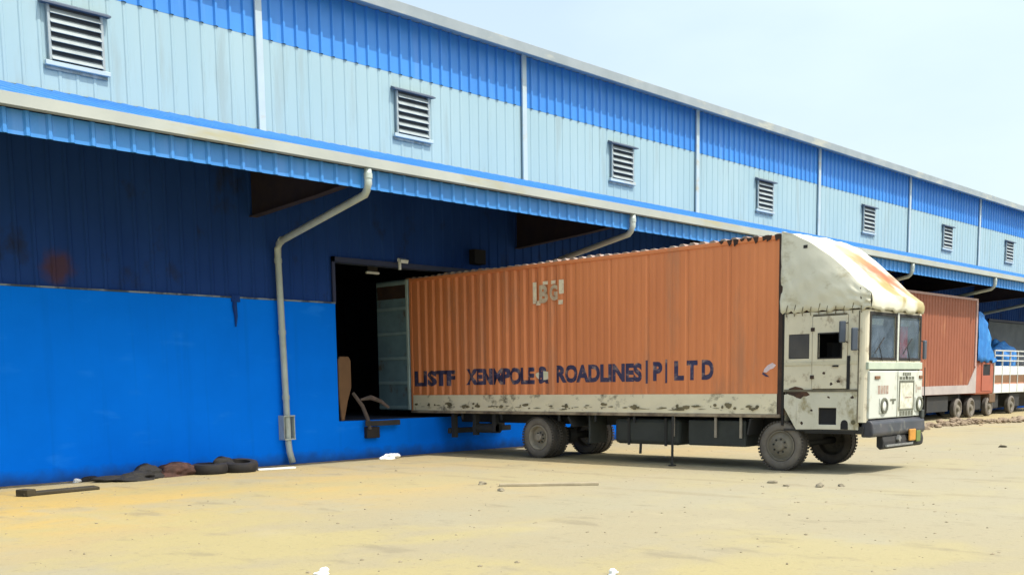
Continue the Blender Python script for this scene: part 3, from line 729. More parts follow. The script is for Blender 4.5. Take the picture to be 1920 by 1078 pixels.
inn.box(19.2, 19.7, 9.7, 9.82, 1.7, 2.5).box(20.2, 20.7, 9.7, 9.82, 1.7, 2.5).box(x0+.1, x1-.1, FY+.07, FY+.4, 1.9, 2.12)
inn.build('cab_interior', m_hole, tk)
# steering wheel, curtains and dashboard clutter behind the glass
sw = MB(); sw.tube([(20.45+.21*math.cos(t), 9.22-.06*math.sin(t), 2.25+.19*math.sin(t)) for t in [k*math.pi/12 for k in range(25)]], .014, 8, caps=False)
sw.tube([(20.45, 9.22, 2.25), (20.45, 9.05, 2.0)], .02, 8).build('steering_wheel', m_black, tk)
cu = MB()
for k in range(14):
    xa = 20.12+k*.042; cu.quad((xa, FY+.12+.02*(k % 2), 2.16), (xa+.042, FY+.12+.02*((k+1) % 2), 2.16), (xa+.042, FY+.12+.02*((k+1) % 2), 2.80), (xa, FY+.12+.02*(k % 2), 2.80))
cu.build('curtain', m_red, tk)
MB().rbox((19.1, FY+.25, 2.28), (.22, .12, .28)).rbox((19.45, FY+.2, 2.22), (.25, .1, .14), rz=.3).build('dashboard_ornament', mat('dull_box', (.2, .17, .16), None, 3, .7), tk, bevel=.02)
MB().rbox((19.3, FY+.16, 2.86), (.7, .02, .12), rx=.2).rbox((20.6, FY+.16, 2.87), (.6, .02, .12), rx=.2).build('sun_visor', m_white, tk)
for a, b in ((18.80, 19.88), (20.04, 21.02)):
    w = MB().box(a-.0, b+.0, FY+.02, FY+.026, 2.17, 2.98).build('windscreen_pane', m_windscreen, tk)
    MB().panel('y', a-.04, b+.04, 2.13, 3.02, FY-.012, FY-.0005, [(a+.012, b-.012, 2.182, 2.968)]).build('window_seal', m_black, tk, parent=w)
    # wiper
    MB().tube([(a+.45, FY-.03, 2.12), (a+.3, FY-.035, 2.4)], .008, 6).tube([(a+.12, FY-.035, 2.26), (a+.5, FY-.04, 2.56)], .009, 6).build('wiper', m_black, tk, parent=w)
MB().box(19.89+.035, 20.04-.045, FY-.022, FY-.001, 2.12, 3.04).build('centre_pillar', m_front, tk, bevel=.006)
MB().box(x1-.03, x1-.022, 9.2, 9.8, 2.15, 2.85).build('side_window_pane', m_greywin, tk)
MB().box(x0+.005, x0+.018, 9.93, 10.35, 2.20, 2.65).build('rear_side_window', m_greywin, tk)
# front panel
fp = MB().panel('y', x0+.06, x1-.03, 1.04, 1.935, FY-.035, FY+.03, [])
fpo = fp.build('front_panel', m_front, tk, bevel=.02)
MB().box(x0+.03, x1-.02, FY-.02, FY+.04, 1.96, 2.10).build('front_cowl', mat('pale_green_paint', (.44, .50, .40), (.36, .42, .34), 3, .5), tk, bevel=.012)
# painted panel on the front: framed picture, dark strips and a caption above it
Yp = FY-.038
def fq(name, parts, material, yy=Yp):
    groups = [[parts[0]]]
    for p in parts[1:]:      # marks standing apart become separate parts
        if name == 'panel_border' or (abs(p[2]-groups[-1][-1][2]) < .02 and abs(p[0]-groups[-1][-1][0]) < .2): groups[-1].append(p)
        else: groups.append([p])
    for gp in groups:
        q = MB()
        for a, b, z0, z1 in gp: q.quad((a, yy, z0), (b, yy, z0), (b, yy, z1), (a, yy, z1))
        q.build(name, material, tk, parent=fpo)
fq('painted_panel', [(20.07, 20.66, 1.20, 1.70)], mat('faded_picture', (.42, .42, .34), (.62, .62, .52), 9, .6, lo=.4, hi=.6))
fq('panel_border', [(20.01, 20.72, 1.70, 1.75), (20.01, 20.07, 1.16, 1.70), (20.66, 20.72, 1.16, 1.70), (20.07, 20.66, 1.16, 1.20)], m_print, Yp-.001)
fq('painted_mark', [(20.06+.13*k, 20.165+.13*k, 1.065, 1.155) for k in range(5)] + [(20.03+.14*k, 20.14+.14*k, 1.765, 1.82) for k in range(5)]
   + [(20.17+.10*k, 20.24+.10*k, 1.84, 1.90) for k in range(4)] + [(20.31, 20.38, 1.79, 1.84)] + [(19.62, 19.88, 1.36, 1.40), (19.72, 19.80, 1.30, 1.36)], m_print, Yp-.0015)
fq('painted_mark', [(19.08+.12*k, 19.175+.12*k, 1.50, 1.66) for k in range(4)] + [(20.80, 20.84, 1.50, 1.66), (20.88, 21.04, 1.56, 1.62), (20.3, 20.6, 1.40, 1.43)], mat('faded_brown_lettering', (.26, .17, .14), (.40, .34, .28), 12, .6), Yp-.001)
fq('panel_seam', [(19.93, 19.955, 1.05, 1.93)], m_print, Yp-.0005)
for cx_ in (19.32, 20.93):
    h = MB().panel('y', cx_-.17, cx_+.17, 1.14, 1.42, FY-.052, FY-.036, []).build('headlight', m_front, tk, bevel=.03)
    MB().lathe((cx_, FY-.05, 1.28), [(.0, .15), (-.03, .145), (-.034, .105), (-.012, .10)], axis='y', n=28).build('rim', m_print, tk, parent=h)
    l_ = MB().lathe((cx_, FY-.05, 1.28), [(-.008, .102), (-.02, .07), (-.026, .03), (-.027, .001)], axis='y', n=28).build('lens', mat('headlight_lens', (.62, .64, .60), (.5, .52, .5), 8, .15), tk, parent=h)
    smooth_by_angle(l_)
MB().box(18.93, 19.14, FY-.06, FY-.036, 1.78, 1.84).build('indicator_lamp', m_brown, tk, bevel=.01)
MB().box(20.93, 21.08, FY-.06, FY-.036, 1.78, 1.84).build('indicator_lamp', m_brown, tk, bevel=.01)
# bumper, lower apron
bp_ = MB().prism([(FY+.12, 1.02), (FY-.04, 1.02), (FY-.10, .97), (FY-.12, .76), (FY-.08, .70), (FY+.12, .70)], 'x', x0+.06, x1-.02)
bpo = bp_.build('bumper', m_bumper, tk, bevel=.03)
MB().prism([(FY+.05, .70), (FY-.07, .70), (FY-.10, .60), (FY-.09, .48), (FY-.02, .44), (FY+.05, .5)], 'x', 19.25, x1-.05).build('lower_step', m_chassis, tk, parent=bpo, bevel=.02)
MB().box(19.3, 20.5, FY-.14, FY-.105, .50, .54).rbox((19.85, FY-.13, .64), (.1, .05, .1), ry=.6).build('tow_bar', mat('scuffed_steel', (.30, .32, .32), (.2, .2, .2), 6, .4, metal=.4), tk, parent=bpo)
MB().box(20.28, 20.58, FY-.165, FY-.125, .57, .80).build('number_plate', m_yellow, tk, parent=bpo, bevel=.05)
MB().box(20.64, 20.84, FY-.15, FY-.123, .54, .76).build('fog_lamp', m_green, tk, parent=bpo, bevel=.03)
MB().box(20.98, 21.12, FY-.10, FY-.04, .99, 1.16).build('bumper_end', m_tank, tk, parent=bpo, bevel=.02)
MB().tube([(21.13, FY-.05, 1.0), (21.16, FY-.07, 1.15), (21.16, FY-.06, 2.0)], .010, 6).build('marker_rod', m_chassis, tk)
# door
do = MB().panel('x', 9.14, 9.85, 1.61, 2.98, x0-.018, x0+.03, [(9.25, 9.72, 2.19, 2.65)]).build('door', m_cab, tk, bevel=.012)
MB().panel('x', 9.235, 9.735, 2.175, 2.665, x0-.026, x0-.0185, [(9.26, 9.71, 2.20, 2.64)]).build('window_seal', m_black, tk, parent=do)
MB().box(x0-.045, x0-.0185, 9.30, 9.42, 2.02, 2.05).build('handle', m_black, tk, parent=do, bevel=.006)
MB().box(x0-.035, x0-.0185, 9.80, 9.88, 1.80, 1.87).box(x0-.035, x0-.0185, 9.80, 9.88, 2.70, 2.77).build('hinge', m_rust, tk, parent=do, bevel=.006)
mat('grimy_seam', (.10, .09, .065), (.17, .15, .11), 5, .8)
MB().box(x0-.024, x0-.002, 9.16, 9.84, 2.99, 3.015).build('drip_rail', MATS['grimy_seam'], tk)
MB().box(x0-.022, x0-.002, 8.93, 10.43, 1.555, 1.60).build('body_seam', MATS['grimy_seam'], tk)
MB().box(x0-.03, x0-.0, 9.08, 9.13, 1.60, 2.22).build('grab_rail', m_hole, tk)
# belt moulding
for a, b in ((8.95, 9.08), (9.87, CBK-.02)): MB().box(x0-.014, x0-.0005, a, b, 2.06, 2.13).build('belt_moulding', mat('pale_belt_paint', (.60, .56, .42), None, 3, .5), tk, bevel=.005)
MB().box(x0-.026, x0-.0185, 9.16, 9.83, 2.06, 2.13).build('belt_moulding', MATS['pale_belt_paint'], tk, parent=do)
# lower side with a square step hole and slanted rear edge over the wheel
ls = MB().panel('x', 8.90, 10.17, .84, 1.56, x0-.006, x0+.04, [(9.34, 9.71, .93, 1.25)])
ls.prism([(10.17, .84), (10.44, 1.25), (10.44, 1.50), (10.30, 1.53), (10.17, 1.56)], 'x', x0-.006, x0+.04)
ls.build('lower_side_panel', m_cabl, tk, bevel=.008)
MB().box(x0+.05, x0+.28, 9.28, 9.76, .88, 1.30).build('step_well', m_hole, tk)
MB().poly([(x0-.0085, a, b) for a, b in ((9.88, 1.50), (9.97, 1.57), (10.06, 1.63), (10.20, 1.66), (10.33, 1.62), (10.38, 1.54), (10.33, 1.50), (10.24, 1.48), (10.16, 1.44), (10.08, 1.42), (10.02, 1.47), (9.95, 1.47))]).build('rust_patch', m_rust, tk)
MB().lathe((x0-.0, 9.17, .955), [(-.009, .001), (-.009, .07), (.0, .075)], n=18).prism([(9.095, .845), (9.245, .845), (9.245, .95), (9.095, .95)], 'x', x0-.008, x0-.0062).build('jack_hole', m_hole, tk)
MB().lathe((x0-.006, 8.99, .985), [(0, .045), (-.02, .04), (-.022, .001)], n=14).build('side_marker', mat('dull_marker', (.12, .11, .06), None, 5, .5), tk)
for yy, zz in ((9.02, 1.45), (9.5, 1.45), (9.85, 1.2), (10.05, .95), (9.3, 1.75), (9.6, 1.9), (9.45, 1.70)):
    q = MB(); rnd = random.Random(int(yy*100))
    xx = x0-.0075 if zz < 1.56 else x0-.0195
    q.poly([(xx, yy+.035*math.cos(t)*rnd.uniform(.5, 1.3), zz+.03*math.sin(t)*rnd.uniform(.5, 1.3)) for t in [k*math.pi/4 for k in range(8)]]); q.build('rust_spot', m_rust, tk)
MB().panel('x', 8.93, 10.44, .80, .838, x0+.0, x0+.3, []).box(x0+.02, x1-.02, FY+.06, 10.0, .76, .90).build('cab_sill', m_chassis, tk)
MB().box(x0+.0, x0+.02, CBK+.002, CY0-.002, .9, 3.1).build('cab_seal', m_black, tk)
MB().box(x0-.012, x0-.0005, 8.905, 8.925, .98, CTZ-.02).build('corner_seam', MATS['grimy_seam'], tk)
# mirrors on arms
for (yy, zz, h, xx) in ((9.16, 2.66, .40, 18.50), (8.93, 2.52, .42, 18.52)):
    mo = MB().rbox((xx, yy, zz), (.15, .045, h), rz=R(-20)).build('mirror', m_mirror, tk, bevel=.03)
    MB().tube([(xx+.02, yy, zz+h*.35), (x0+.02, yy-.02, zz+h*.45)], .010, 6).tube([(xx+.02, yy, zz-h*.35), (x0+.02, yy-.02, zz-h*.5)], .010, 6).build('mirror_arm', m_black, tk, parent=mo)
mo = MB().rbox((21.24, 8.74, 2.35), (.14, .045, .38)).build('mirror', m_mirror, tk, bevel=.03); MB().tube([(21.22, 8.74, 2.5), (21.12, 8.8, 2.55)], .01, 6).build('mirror_arm', m_black, tk, parent=mo)

# tarpaulin: sags between the container front and the cab top
def tarp():
    q = MB(); NU, NV = 26, 30
    prof = [(10.54, 4.63), (10.30, 4.56), (9.82, 4.29), (9.33, 3.94), (8.92, 3.52), (8.70, 3.37)]     # near ridge
    profF = [(10.54, 4.64), (10.40, 4.60), (10.0, 4.38), (9.5, 3.97), (8.97, 3.46), (8.70, 3.28)]    # far ridge
    def samp(pr, t):
        s_ = t*(len(pr)-1); i = min(int(s_), len(pr)-2); f = s_-i
        p0 = pr[max(i-1, 0)]; p1 = pr[i]; p2 = pr[i+1]; p3 = pr[min(i+2, len(pr)-1)]
        return tuple(.5*((2*p1[k])+(-p0[k]+p2[k])*f+(2*p0[k]-5*p1[k]+4*p2[k]-p3[k])*f*f+(-p0[k]+3*p1[k]-3*p2[k]+p3[k])*f**3) for k in (0, 1))
    wr = random.Random(2); ph = [wr.uniform(0, 6) for _ in range(8)]
    def wob(a, b): return .016*math.sin(a*5+ph[0])*math.sin(b*7+ph[1])+.009*math.sin(a*13+ph[2]+b*4)+.006*math.sin(b*19+ph[3]+a*5)
    top = []
    for i in range(NU+1):
        row = []
        for j in range(NV+1):
            u = i/NU; v = j/NV; a = samp(prof, v); b = samp(profF, v)
            y = a[0]+(b[0]-a[0])*u; z = a[1]+(b[1]-a[1])*u
            z += .05*math.sin(math.pi*u)*(0.35+.4*math.sin(math.pi*v)) - .05*math.sin(math.pi*v)*abs(math.sin(3*math.pi*u)) + wob(u*2.5, v*2)*.7
            row.append((x0-.01+(x1-x0+.02-.17*v)*u, y, z))
        top.append(row)
    for i in range(NU):
        for j in range(NV): q.quad(top[i][j], top[i+1][j], top[i+1][j+1], top[i][j+1])
    # front hem hanging over the windscreen top
    hem = lambda u: 3.055+.02*math.sin(u*23)+.012*math.sin(u*51)
    K = 5
    for i in range(NU):
        for k in range(K):
            def P(ii, kk):
                t = top[ii][NV]; u = ii/NU; z = t[2]+(hem(u)-t[2])*kk/K
                return (t[0], t[1]-.03*math.sin(math.pi*kk/K)+.012*math.sin(u*30)*kk/K, z)
            q.quad(P(i, k), P(i+1, k), P(i+1, k+1), P(i, k+1))
    # near and far sides
    for side, pr in ((0, top[0]), (1, top[NU])):
        K2 = 12
        def S(j, k):
            t = pr[j]; f = k/K2; zb = 3.075+.018*math.sin(t[1]*19)+.02*math.sin(t[1]*41)
            bul = .07*math.sin(math.pi*f)*math.sin(math.pi*min(1, j/NV*1.02))
            d = (-1 if side == 0 else 1)*(bul+wob(t[1]*2, f*3)*math.sin(math.pi*f*.5)*1.2)
            if k == 0: d = 0
            return (t[0]+d, t[1], t[2]+(zb-t[2])*f)
        for j in range(NV):
            for k in range(K2): q.quad(S(j, k), S(j+1, k), S(j+1, k+1), S(j, k+1))
    o = q.build('tarpaulin', m_tarp, tk, solid=.006); smooth_by_angle(o, 55); return o
to = tarp()
# faded orange and ochre smears on the sloping front of the tarpaulin
for (c, r_, colr, am) in (((20.3-19.9, 9.4-12, 3.98), .70, (.33, .10, .04), .92), ((20.0-19.9, 9.75-12, 4.33), .55, (.36, .27, .12), .7), ((20.0-19.9, 8.9-12, 3.60), .50, (.26, .21, .05), .85), ((20.9-19.9, 8.75-12, 3.4), .45, (.30, .24, .08), .8), ((20.7-19.9, 9.2-12, 3.8), .5, (.34, .11, .045), .85)):
    stain_disc(m_tarp, c, r_, colr, am)
rp = MB(); y = 8.85
while y < 10.4:
    rp.tube([(x0-.025, y, 3.22), (x0-.03, y+.03, 3.08), (x0-.022, y+.02, 3.0)], .008, 5); y += .17
rp.build('tie_rope', m_grime, tk)
MB().box(x0-.035, x0-.012, 9.98, 10.06, 4.27, 4.33).build('tarp_tear', m_chassis, tk, parent=to)
MB().tube([(x0-.02, 8.9, 3.46), (x0-.03, 8.88, 3.25)], .014, 6).build('tarp_tear', m_rust, tk, parent=to)

# ------------------------------------------------------------------ second truck, parked along the dock
T2Y = 17.5
t2 = thing('trailer_truck', (44.0, T2Y+1.2, 0), 'orange trailer truck with a white stripe parked under the canopy, blue tarpaulin over its cab', 'truck')
ax, bx = 36.6, 48.1
s2 = MB(); k = 0; xx = ax
while xx < bx-.15:
    s2.quad((xx, T2Y, 1.42), (xx+.16, T2Y, 1.42), (xx+.16, T2Y, 5.1), (xx, T2Y, 5.1)); s2.quad((xx+.16, T2Y, 1.42), (xx+.19, T2Y+.02, 1.42), (xx+.19, T2Y+.02, 5.1), (xx+.16, T2Y, 5.1))
    s2.quad((xx+.19, T2Y+.02, 1.42), (xx+.27, T2Y+.02, 1.42), (xx+.27, T2Y+.02, 5.1), (xx+.19, T2Y+.02, 5.1)); s2.quad((xx+.27, T2Y+.02, 1.42), (xx+.3, T2Y, 1.42), (xx+.3, T2Y, 5.1), (xx+.27, T2Y+.02, 5.1)); xx += .3
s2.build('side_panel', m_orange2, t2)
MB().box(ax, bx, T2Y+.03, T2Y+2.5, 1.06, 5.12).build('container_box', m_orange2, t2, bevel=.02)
MB().box(ax, bx, T2Y-.03, T2Y+.028, 5.10, 5.19).box(bx-.16, bx+.02, T2Y-.03, T2Y+.029, 2.25, 5.099).build('frame_rail', mat('dull_mauve_rail', (.42, .28, .26), (.36, .24, .22), 3, .6), t2)
MB().prism([(ax, 1.08), (bx+.02, 1.08), (bx+.02, 2.28), (bx-.85, 1.44), (ax, 1.42)], 'y', T2Y-.035, T2Y-.004).build('white_stripe', mat('greyed_white_paint', (.40, .36, .34), (.34, .3, .29), 2, .6), t2)
MB().box(ax+.2, bx+2.4, T2Y+.7, T2Y+.85, .75, 1.03).box(ax+.2, bx+2.4, T2Y+1.6, T2Y+1.75, .75, 1.03).box(43.2, 45.4, T2Y+.12, T2Y+.6, .35, 1.0).build('chassis_frame', m_chassis, t2)
def wheel_y(root, c, r=.44, w=.27):
    c = (c[0], c[1], r)
    q = MB(); q.lathe(c, [(-w/2+.05, r*.62), (-w/2, r*.75), (-w/2+.02, r*.92), (-w/2+.06, r), (w/2-.06, r), (w/2-.02, r*.92), (w/2, r*.75), (w/2-.05, r*.62)], axis='y', n=32)
    for k2 in range(len(q.mi)): q.mi[k2] = 1 if k2//32 < 3 else 0
    o = q.build('wheel', [m_tyre, m_tyreface], root); smooth_by_angle(o, 32)
    q = MB(); q.lathe(c, [(-w/2+.05, r*.63), (-w/2+.02, r*.6), (-w/2+.07, r*.5), (-w/2+.06, r*.3), (-w/2-.02, r*.22), (-w/2-.03, .001)], axis='y', n=24)
    smooth_by_angle(q.build('rim', m_rim, root, parent=o), 30); return o
for x in (38.0, 39.2, 46.45, 47.95, 50.15):
    wheel_y(t2, (x, T2Y+.18, .47)); wheel_y(t2, (x, T2Y+2.3, .47))
MB().box(48.4, 49.6, T2Y+.25, T2Y+2.2, .3, .98).box(ax+3.2, 46.0, T2Y+1.0, T2Y+1.4, .25, 1.0).build('fuel_tank', m_chassis, t2, bevel=.05)  # dark blocks added beneath the trailer to darken its underside
c2 = MB(); c2.box(48.32, 50.55, T2Y+.06, T2Y+2.42, 1.0, 2.75); c2o = c2.build('cab_body', mat('red_brown_cab_paint', (.36, .09, .05), (.28, .08, .045), 1.5, .5), t2, bevel=.08)
MB().panel('y', 49.0, 50.2, 1.15, 2.45, T2Y+.03, T2Y+.057, [(49.12, 50.0, 1.85, 2.35)]).build('door', MATS['red_brown_cab_paint'], t2, bevel=.01)
MB().box(49.12, 50.0, T2Y+.045, T2Y+.058, 1.85, 2.35).build('side_window', m_hole, t2)
MB().box(50.0, 50.75, T2Y+.02, T2Y+2.45, .62, 1.02).build('bumper', mat('brown_front', (.13, .075, .04), None, 3, .6), t2, bevel=.03)
MB().box(50.551, 50.62, T2Y+.1, T2Y+2.4, 1.05, 2.7).build('cab_front', m_brown, t2, bevel=.02)
q = MB(); NN = 16
def tp(i, j):    # i along x, j across y
    u = i/NN; v = j/12; z = [4.62, 4.58, 4.45, 4.0, 3.3, 2.75, 2.5]; s_ = u*6; a = min(int(s_), 5); zz = z[a]+(z[a+1]-z[a])*(s_-a)
    return (48.14+2.5*u, T2Y+.0+2.45*v, zz+.06*math.sin(u*14+v*5)+.05*math.sin(v*17))
for i in range(NN):
    for j in range(12): q.quad(tp(i, j), tp(i+1, j), tp(i+1, j+1), tp(i, j+1))
for i in range(NN):
    for k in range(8):
        def sd_(ii, kk):
            t = tp(ii, 0); f = kk/8; zb = 2.46+.06*math.sin(ii*1.3)
            return (t[0]+.02*math.sin(kk*2), t[1]-.03-.05*math.sin(ii*2.1+kk*.3), t[2]+(min(zb, t[2]-.02)-t[2])*f)
        q.quad(sd_(i, k), sd_(i+1, k), sd_(i+1, k+1), sd_(i, k+1))
smooth_by_angle(q.build('tarpaulin', m_bluetarp, t2, solid=.006), 50)

# ------------------------------------------------------------------ third truck: flatbed with rails
T3Y = 17.75
t3 = thing('stake_bed_truck', (55.0, T3Y+1.2, 0), 'white and brown striped open bed truck with rails at the right edge of the yard', 'truck')
a3, b3 = 51.1, 59.5
MB().box(a3, b3, T3Y, T3Y+2.4, 1.02, 1.44).build('bed_side', mat('white_bed_paint', (.66, .68, .66), (.56, .58, .56), 3, .6), t3, bevel=.02)
MB().box(a3, b3, T3Y+.01, T3Y+2.39, 1.441, 1.50).build('bed_stripe', mat('orange_stripe', (.5, .22, .14), None, 3, .6), t3)
MB().box(a3, b3, T3Y+.012, T3Y+2.388, 1.501, 1.86).build('bed_stripe', m_brown, t3)
MB().box(a3, b3, T3Y, T3Y+.06, 1.861, 2.28).box(a3, a3+.06, T3Y+.061, T3Y+2.4, 1.861, 2.28).box(a3, b3, T3Y+2.34, T3Y+2.4, 1.861, 2.28).build('bed_side', MATS['white_bed_paint'], t3, bevel=.01)
ra = MB(); xx = a3
while xx < b3:
    ra.box(xx, xx+.07, T3Y-.02, T3Y+.04, 1.06, 3.02); ra.box(xx, xx+.07, T3Y+2.36, T3Y+2.42, 1.9, 3.02); xx += 1.05
for z in (2.5, 2.74, 2.97): ra.box(a3, b3, T3Y-.035, T3Y-.021, z, z+.06)
ra.build('stake_rail', mat('pale_rail_paint', (.50, .52, .50), None, 3, .6), t3)
MB().box(a3+.2, b3+2, T3Y+.7, T3Y+.85, .7, 1.0).box(a3+.2, b3+2, T3Y+1.6, T3Y+1.75, .7, 1.0).box(a3+2.6, a3+4.0, T3Y+.15, T3Y+.65, .35, .95).build('chassis_frame', m_chassis, t3)
for x in (53.9, 60.6): wheel_y(t3, (x, T3Y+.2, .47)); wheel_y(t3, (x, T3Y+2.2, .47))
MB().box(a3+.3, a3+1.3, T3Y+.2, T3Y+2.2, .3, .98).box(a3+2.0, b3, T3Y+1.0, T3Y+1.4, .25, 1.0).build('fuel_tank', m_chassis, t3, bevel=.05)  # tanks and slab added to fill the bright gap below the bed with dark
MB().box(b3+.15, b3+2.2, T3Y+.05, T3Y+2.35, .9, 2.9).build('cab_body', MATS['white_bed_paint'], t3, bevel=.1)
MB().box(b3+.7, b3+1.7, T3Y+.03, T3Y+.05, 1.9, 2.6).build('side_window', m_hole, t3)
q = MB(); rnd = random.Random(9)
for k in range(3):
    pass
bt = thing('tarpaulin_bundle', (54.8, T3Y+1.2, 2.0), 'bright blue tarpaulin heap loaded on the striped open bed truck', 'tarpaulin')
bm = bmesh.new(); bmesh.ops.create_icosphere(bm, subdivisions=4, radius=1)
for v in bm.verts:
    n_ = 1+.10*math.sin(v.co.x*7+v.co.y*3)+.08*math.sin(v.co.z*9+v.co.x*5)+.05*math.sin(v.co.y*17)
    v.co = Vector((v.co.x*1.35*n_, v.co.y*.85*n_, max(-.12, v.co.z*1.5*n_)))
me = bpy.data.meshes.new('cover'); bm.to_mesh(me); bm.free(); me.materials.append(m_bluetarp)
o = bpy.data.objects.new('cover', me); col.objects.link(o); o.parent = bt
for p in me.polygons: p.use_smooth = True

# ------------------------------------------------------------------ things lying on the yard
def blob(name, c, size, material, label, cat, seed=1, rough=.25, sub=3, rz=0, group=None, flat=.25):
    rnd = random.Random(seed); ph = [rnd.uniform(0, 6.28) for _ in range(9)]
    bm = bmesh.new(); bmesh.ops.create_icosphere(bm, subdivisions=sub, radius=1)
    for v in bm.verts:
        p = v.co.copy()
        k = 1+rough*(math.sin(p.x*3.1+ph[0])*math.sin(p.y*2.7+ph[1])+.6*math.sin(p.z*4.3+ph[2]+p.x*2)+.35*math.sin(p.x*8+ph[3])*math.sin(p.y*9+ph[4]+p.z*7))
        v.co = Vector((p.x*size[0]*k, p.y*size[1]*k, max(-flat*size[2], p.z*size[2]*k)+flat*size[2]))
    me = bpy.data.meshes.new(name); bm.to_mesh(me); bm.free(); me.materials.append(material)
    o = bpy.data.objects.new(name, me); col.objects.link(o); o.location = c; o.rotation_euler = (0, 0, rz)
    for p in me.polygons: p.use_smooth = sub > 2
    tag(o, label, cat, group); return o
blob('sack', (9.75, 19.75, 0), (.55, .28, .12), m_sackbk, 'flat black sack at the left end of the junk along the blue wall', 'sack', 3, .3, 4)
blob('sack', (10.15, 19.95, 0), (.38, .25, .19), m_sackbk, 'humped black sack between the flat sack and the brown one by the wall', 'sack', 4, .25, 4)
blob('sack', (10.85, 20.0, 0), (.5, .28, .20), m_sackbr, 'brown sack slumped between black sacks and tyres at the wall foot', 'sack', 5, .22, 4)
def tyre(c, tilt, label, r=.38, seed=0):
    q = MB(); q.lathe((0, 0, 0), [(-.09, r*.58), (-.11, r*.75), (-.09, r*.94), (-.04, r), (.04, r), (.09, r*.94), (.11, r*.75), (.09, r*.58), (.05, r*.6), (-.05, r*.6), (-.09, r*.58)], axis='z', n=40)
    o = q.build('old_tyre', m_black); smooth_by_angle(o, 35); o.location = c; o.rotation_euler = tilt
    tag(o, label, 'tyre', 'old tyres at the wall foot'); return o
tyre((11.55, 19.85, .11), (0, 0, 0), 'old black tyre lying flat next to the brown sack')
tyre((12.2, 19.72, .13), (R(6), R(-3), 0), 'old black tyre at the right end, next to the pale batten')
blob('sack', (11.9, 19.95, 0), (.42, .22, .2), m_sackbk, 'black sack crumpled over the two old tyres by the wall', 'sack', 6, .3, 4)
o = MB().rbox((0, 0, .035), (1.42, .20, .06), rx=R(5)).rbox((-.62, .0, .06), (.2, .26, .12), rz=.3).build('dark_plank', m_plank, bevel=.015); o.location = (7.78, 18.42, 0); o.rotation_euler = (0, 0, R(7)); tag(o, 'dark plank lying on the sand at the far left', 'plank')
o = MB().rbox((0, 0, .02), (.85, .12, .035)).build('pale_batten', m_paper, bevel=.006); o.location = (13.0, 19.55, 0); o.rotation_euler = (0, 0, R(-14)); tag(o, 'thin white batten on the ground between the tyres and the downpipe', 'batten')
blob('paper_scrap', (8.9, 20.25, 0), (.09, .06, .06), m_paper, 'tiny white scrap at the foot of the wall above the dark plank', 'litter', 11, .3)
blob('dark_rag', (9.12, 20.3, 0), (.22, .08, .07), m_sackbk, 'small dark rag beside the white scrap at the wall foot', 'rag', 12, .3)
blob('plastic_bag', (16.55, 19.95, 0), (.22, .12, .10), m_paper, 'crumpled white plastic bag on the ground below the open dock', 'bag', 13, .35, 4)
def paper(c, s, rz, label, seed):
    rnd = random.Random(seed); q = MB(); n = 6
    h = [[rnd.uniform(0, .35)*s for _ in range(n+1)] for _ in range(n+1)]
    for i in range(n):
        for j in range(n):
            P = lambda a, b: ((a/n-.5)*s, (b/n-.5)*s, .01+h[a][b]*.5)
            q.quad(P(i, j), P(i+1, j), P(i+1, j+1), P(i, j+1))
    o = q.build('paper_sheet', m_paper, solid=.002); o.location = c; o.rotation_euler = (0, 0, rz); tag(o, label, 'litter', 'paper lying in the foreground')
blob('paper_sheet', (5.93, 8.22, 0), (.085, .06, .04), m_paper, 'white crumpled paper at the bottom edge, left of centre', 'litter', 31, .35, 4)
blob('paper_sheet', (7.68, 6.05, 0), (.055, .04, .04), m_paper, 'smaller white paper scrap at the bottom edge, right of centre', 'litter', 33, .35, 4)
o = MB().rbox((0, 0, .025), (1.75, .14, .05)).build('pale_board', m_palewood, bevel=.01); o.location = (13.75, 12.25, 0); o.rotation_euler = (0, 0, R(-46)); tag(o, 'long pale board half sunk in the sand in front of the rear wheels', 'board')
st = [(13.21, 13.37, .09), (12.60, 12.31, .08), (16.40, 9.36, .09), (16.28, 8.40, .10), (16.55, 8.15, .08), (28.03, 9.46, .09), (16.05, 8.9, .06)]
lab = ['brown stone nearest the blue wall in the open sand', 'small brown stone just left of the pale board', 'small stone under the front wheel, close to the truck', 'larger stone of the pair in front of the cab',
       'smaller stone of the pair in front of the cab', 'dark stone alone on the sand near the right edge', 'tiny stone left of the pair in front of the cab']
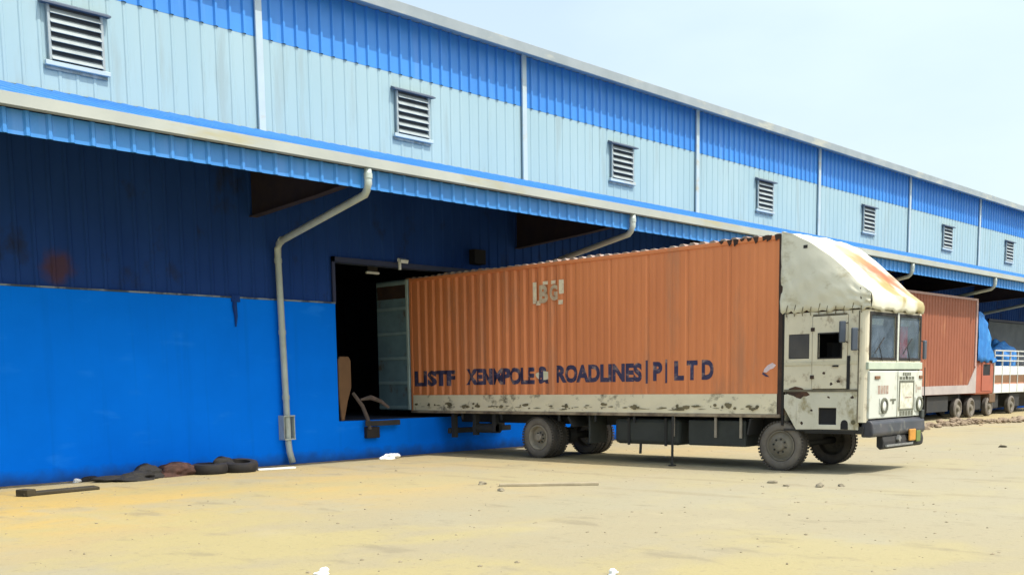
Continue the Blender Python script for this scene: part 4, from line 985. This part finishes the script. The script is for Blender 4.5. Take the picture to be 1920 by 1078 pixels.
for i, ((x, y, s), lb) in enumerate(zip(st, lab)):
    blob('stone', (x, y, 0), (s*1.0, s*.7, s*.5), m_stone if i != 5 else m_plank, lb, 'stone', 20+i, .3, 2, rz=i, group='stones scattered on the yard')

# rubble line beyond the truck and gravel over the yard
def scatter(name, pts, material):
    vs, fs = [], []; rnd = random.Random(len(pts))
    bm = bmesh.new(); bmesh.ops.create_icosphere(bm, subdivisions=1, radius=1); base = [v.co.copy() for v in bm.verts]; bf = [[v.index for v in f.verts] for f in bm.faces]; bm.free()
    for (x, y, z, s) in pts:
        n0 = len(vs); a = rnd.uniform(0, 6.28); k = (rnd.uniform(.7, 1.5), rnd.uniform(.6, 1.1), rnd.uniform(.4, .8))
        for p in base:
            j = rnd.uniform(.78, 1.2); px, py, pz = p.x*k[0]*s*j, p.y*k[1]*s*j, p.z*k[2]*s*j
            vs.append((x+px*math.cos(a)-py*math.sin(a), y+px*math.sin(a)+py*math.cos(a), z+pz))
        fs += [tuple(n0+i for i in f) for f in bf]
    me = bpy.data.meshes.new(name); me.from_pydata(vs, [], fs); me.materials.append(material)
    o = bpy.data.objects.new(name, me); col.objects.link(o); return o
rnd = random.Random(17); P = []
for i in range(900):
    t = rnd.random(); x = 33+t*24; y = 15.75-(x-38)*.16+rnd.gauss(0, .42)
    h = .10*(1+.6*math.sin(x*1.1)); s = abs(rnd.gauss(.06, .05))+.03
    P.append((x, y, rnd.uniform(0, max(.02, h)), s))
ro = scatter('rubble', P, m_rubble); tag(ro, 'low line of broken rubble and soil across the yard at the right', 'rubble', kind='stuff')
P = []
for i in range(1000):
    d = 6+26*rnd.random()**.8; a = rnd.uniform(R(12), R(78)); x, y = d*math.cos(a), d*math.sin(a)
    if y > 20.3 or (18 < x < 21.5 and y > 8): continue
    P.append((x, y, .0, rnd.choice([.008, .01, .012, .016, .024])*rnd.uniform(.6, 1.2)))
gvo = scatter('gravel', P, mat('sandy_pebble', (.27, .23, .15), (.20, .17, .11), 1.5, .95)); tag(gvo, 'fine loose gravel scattered over the sandy yard', 'gravel', kind='stuff')
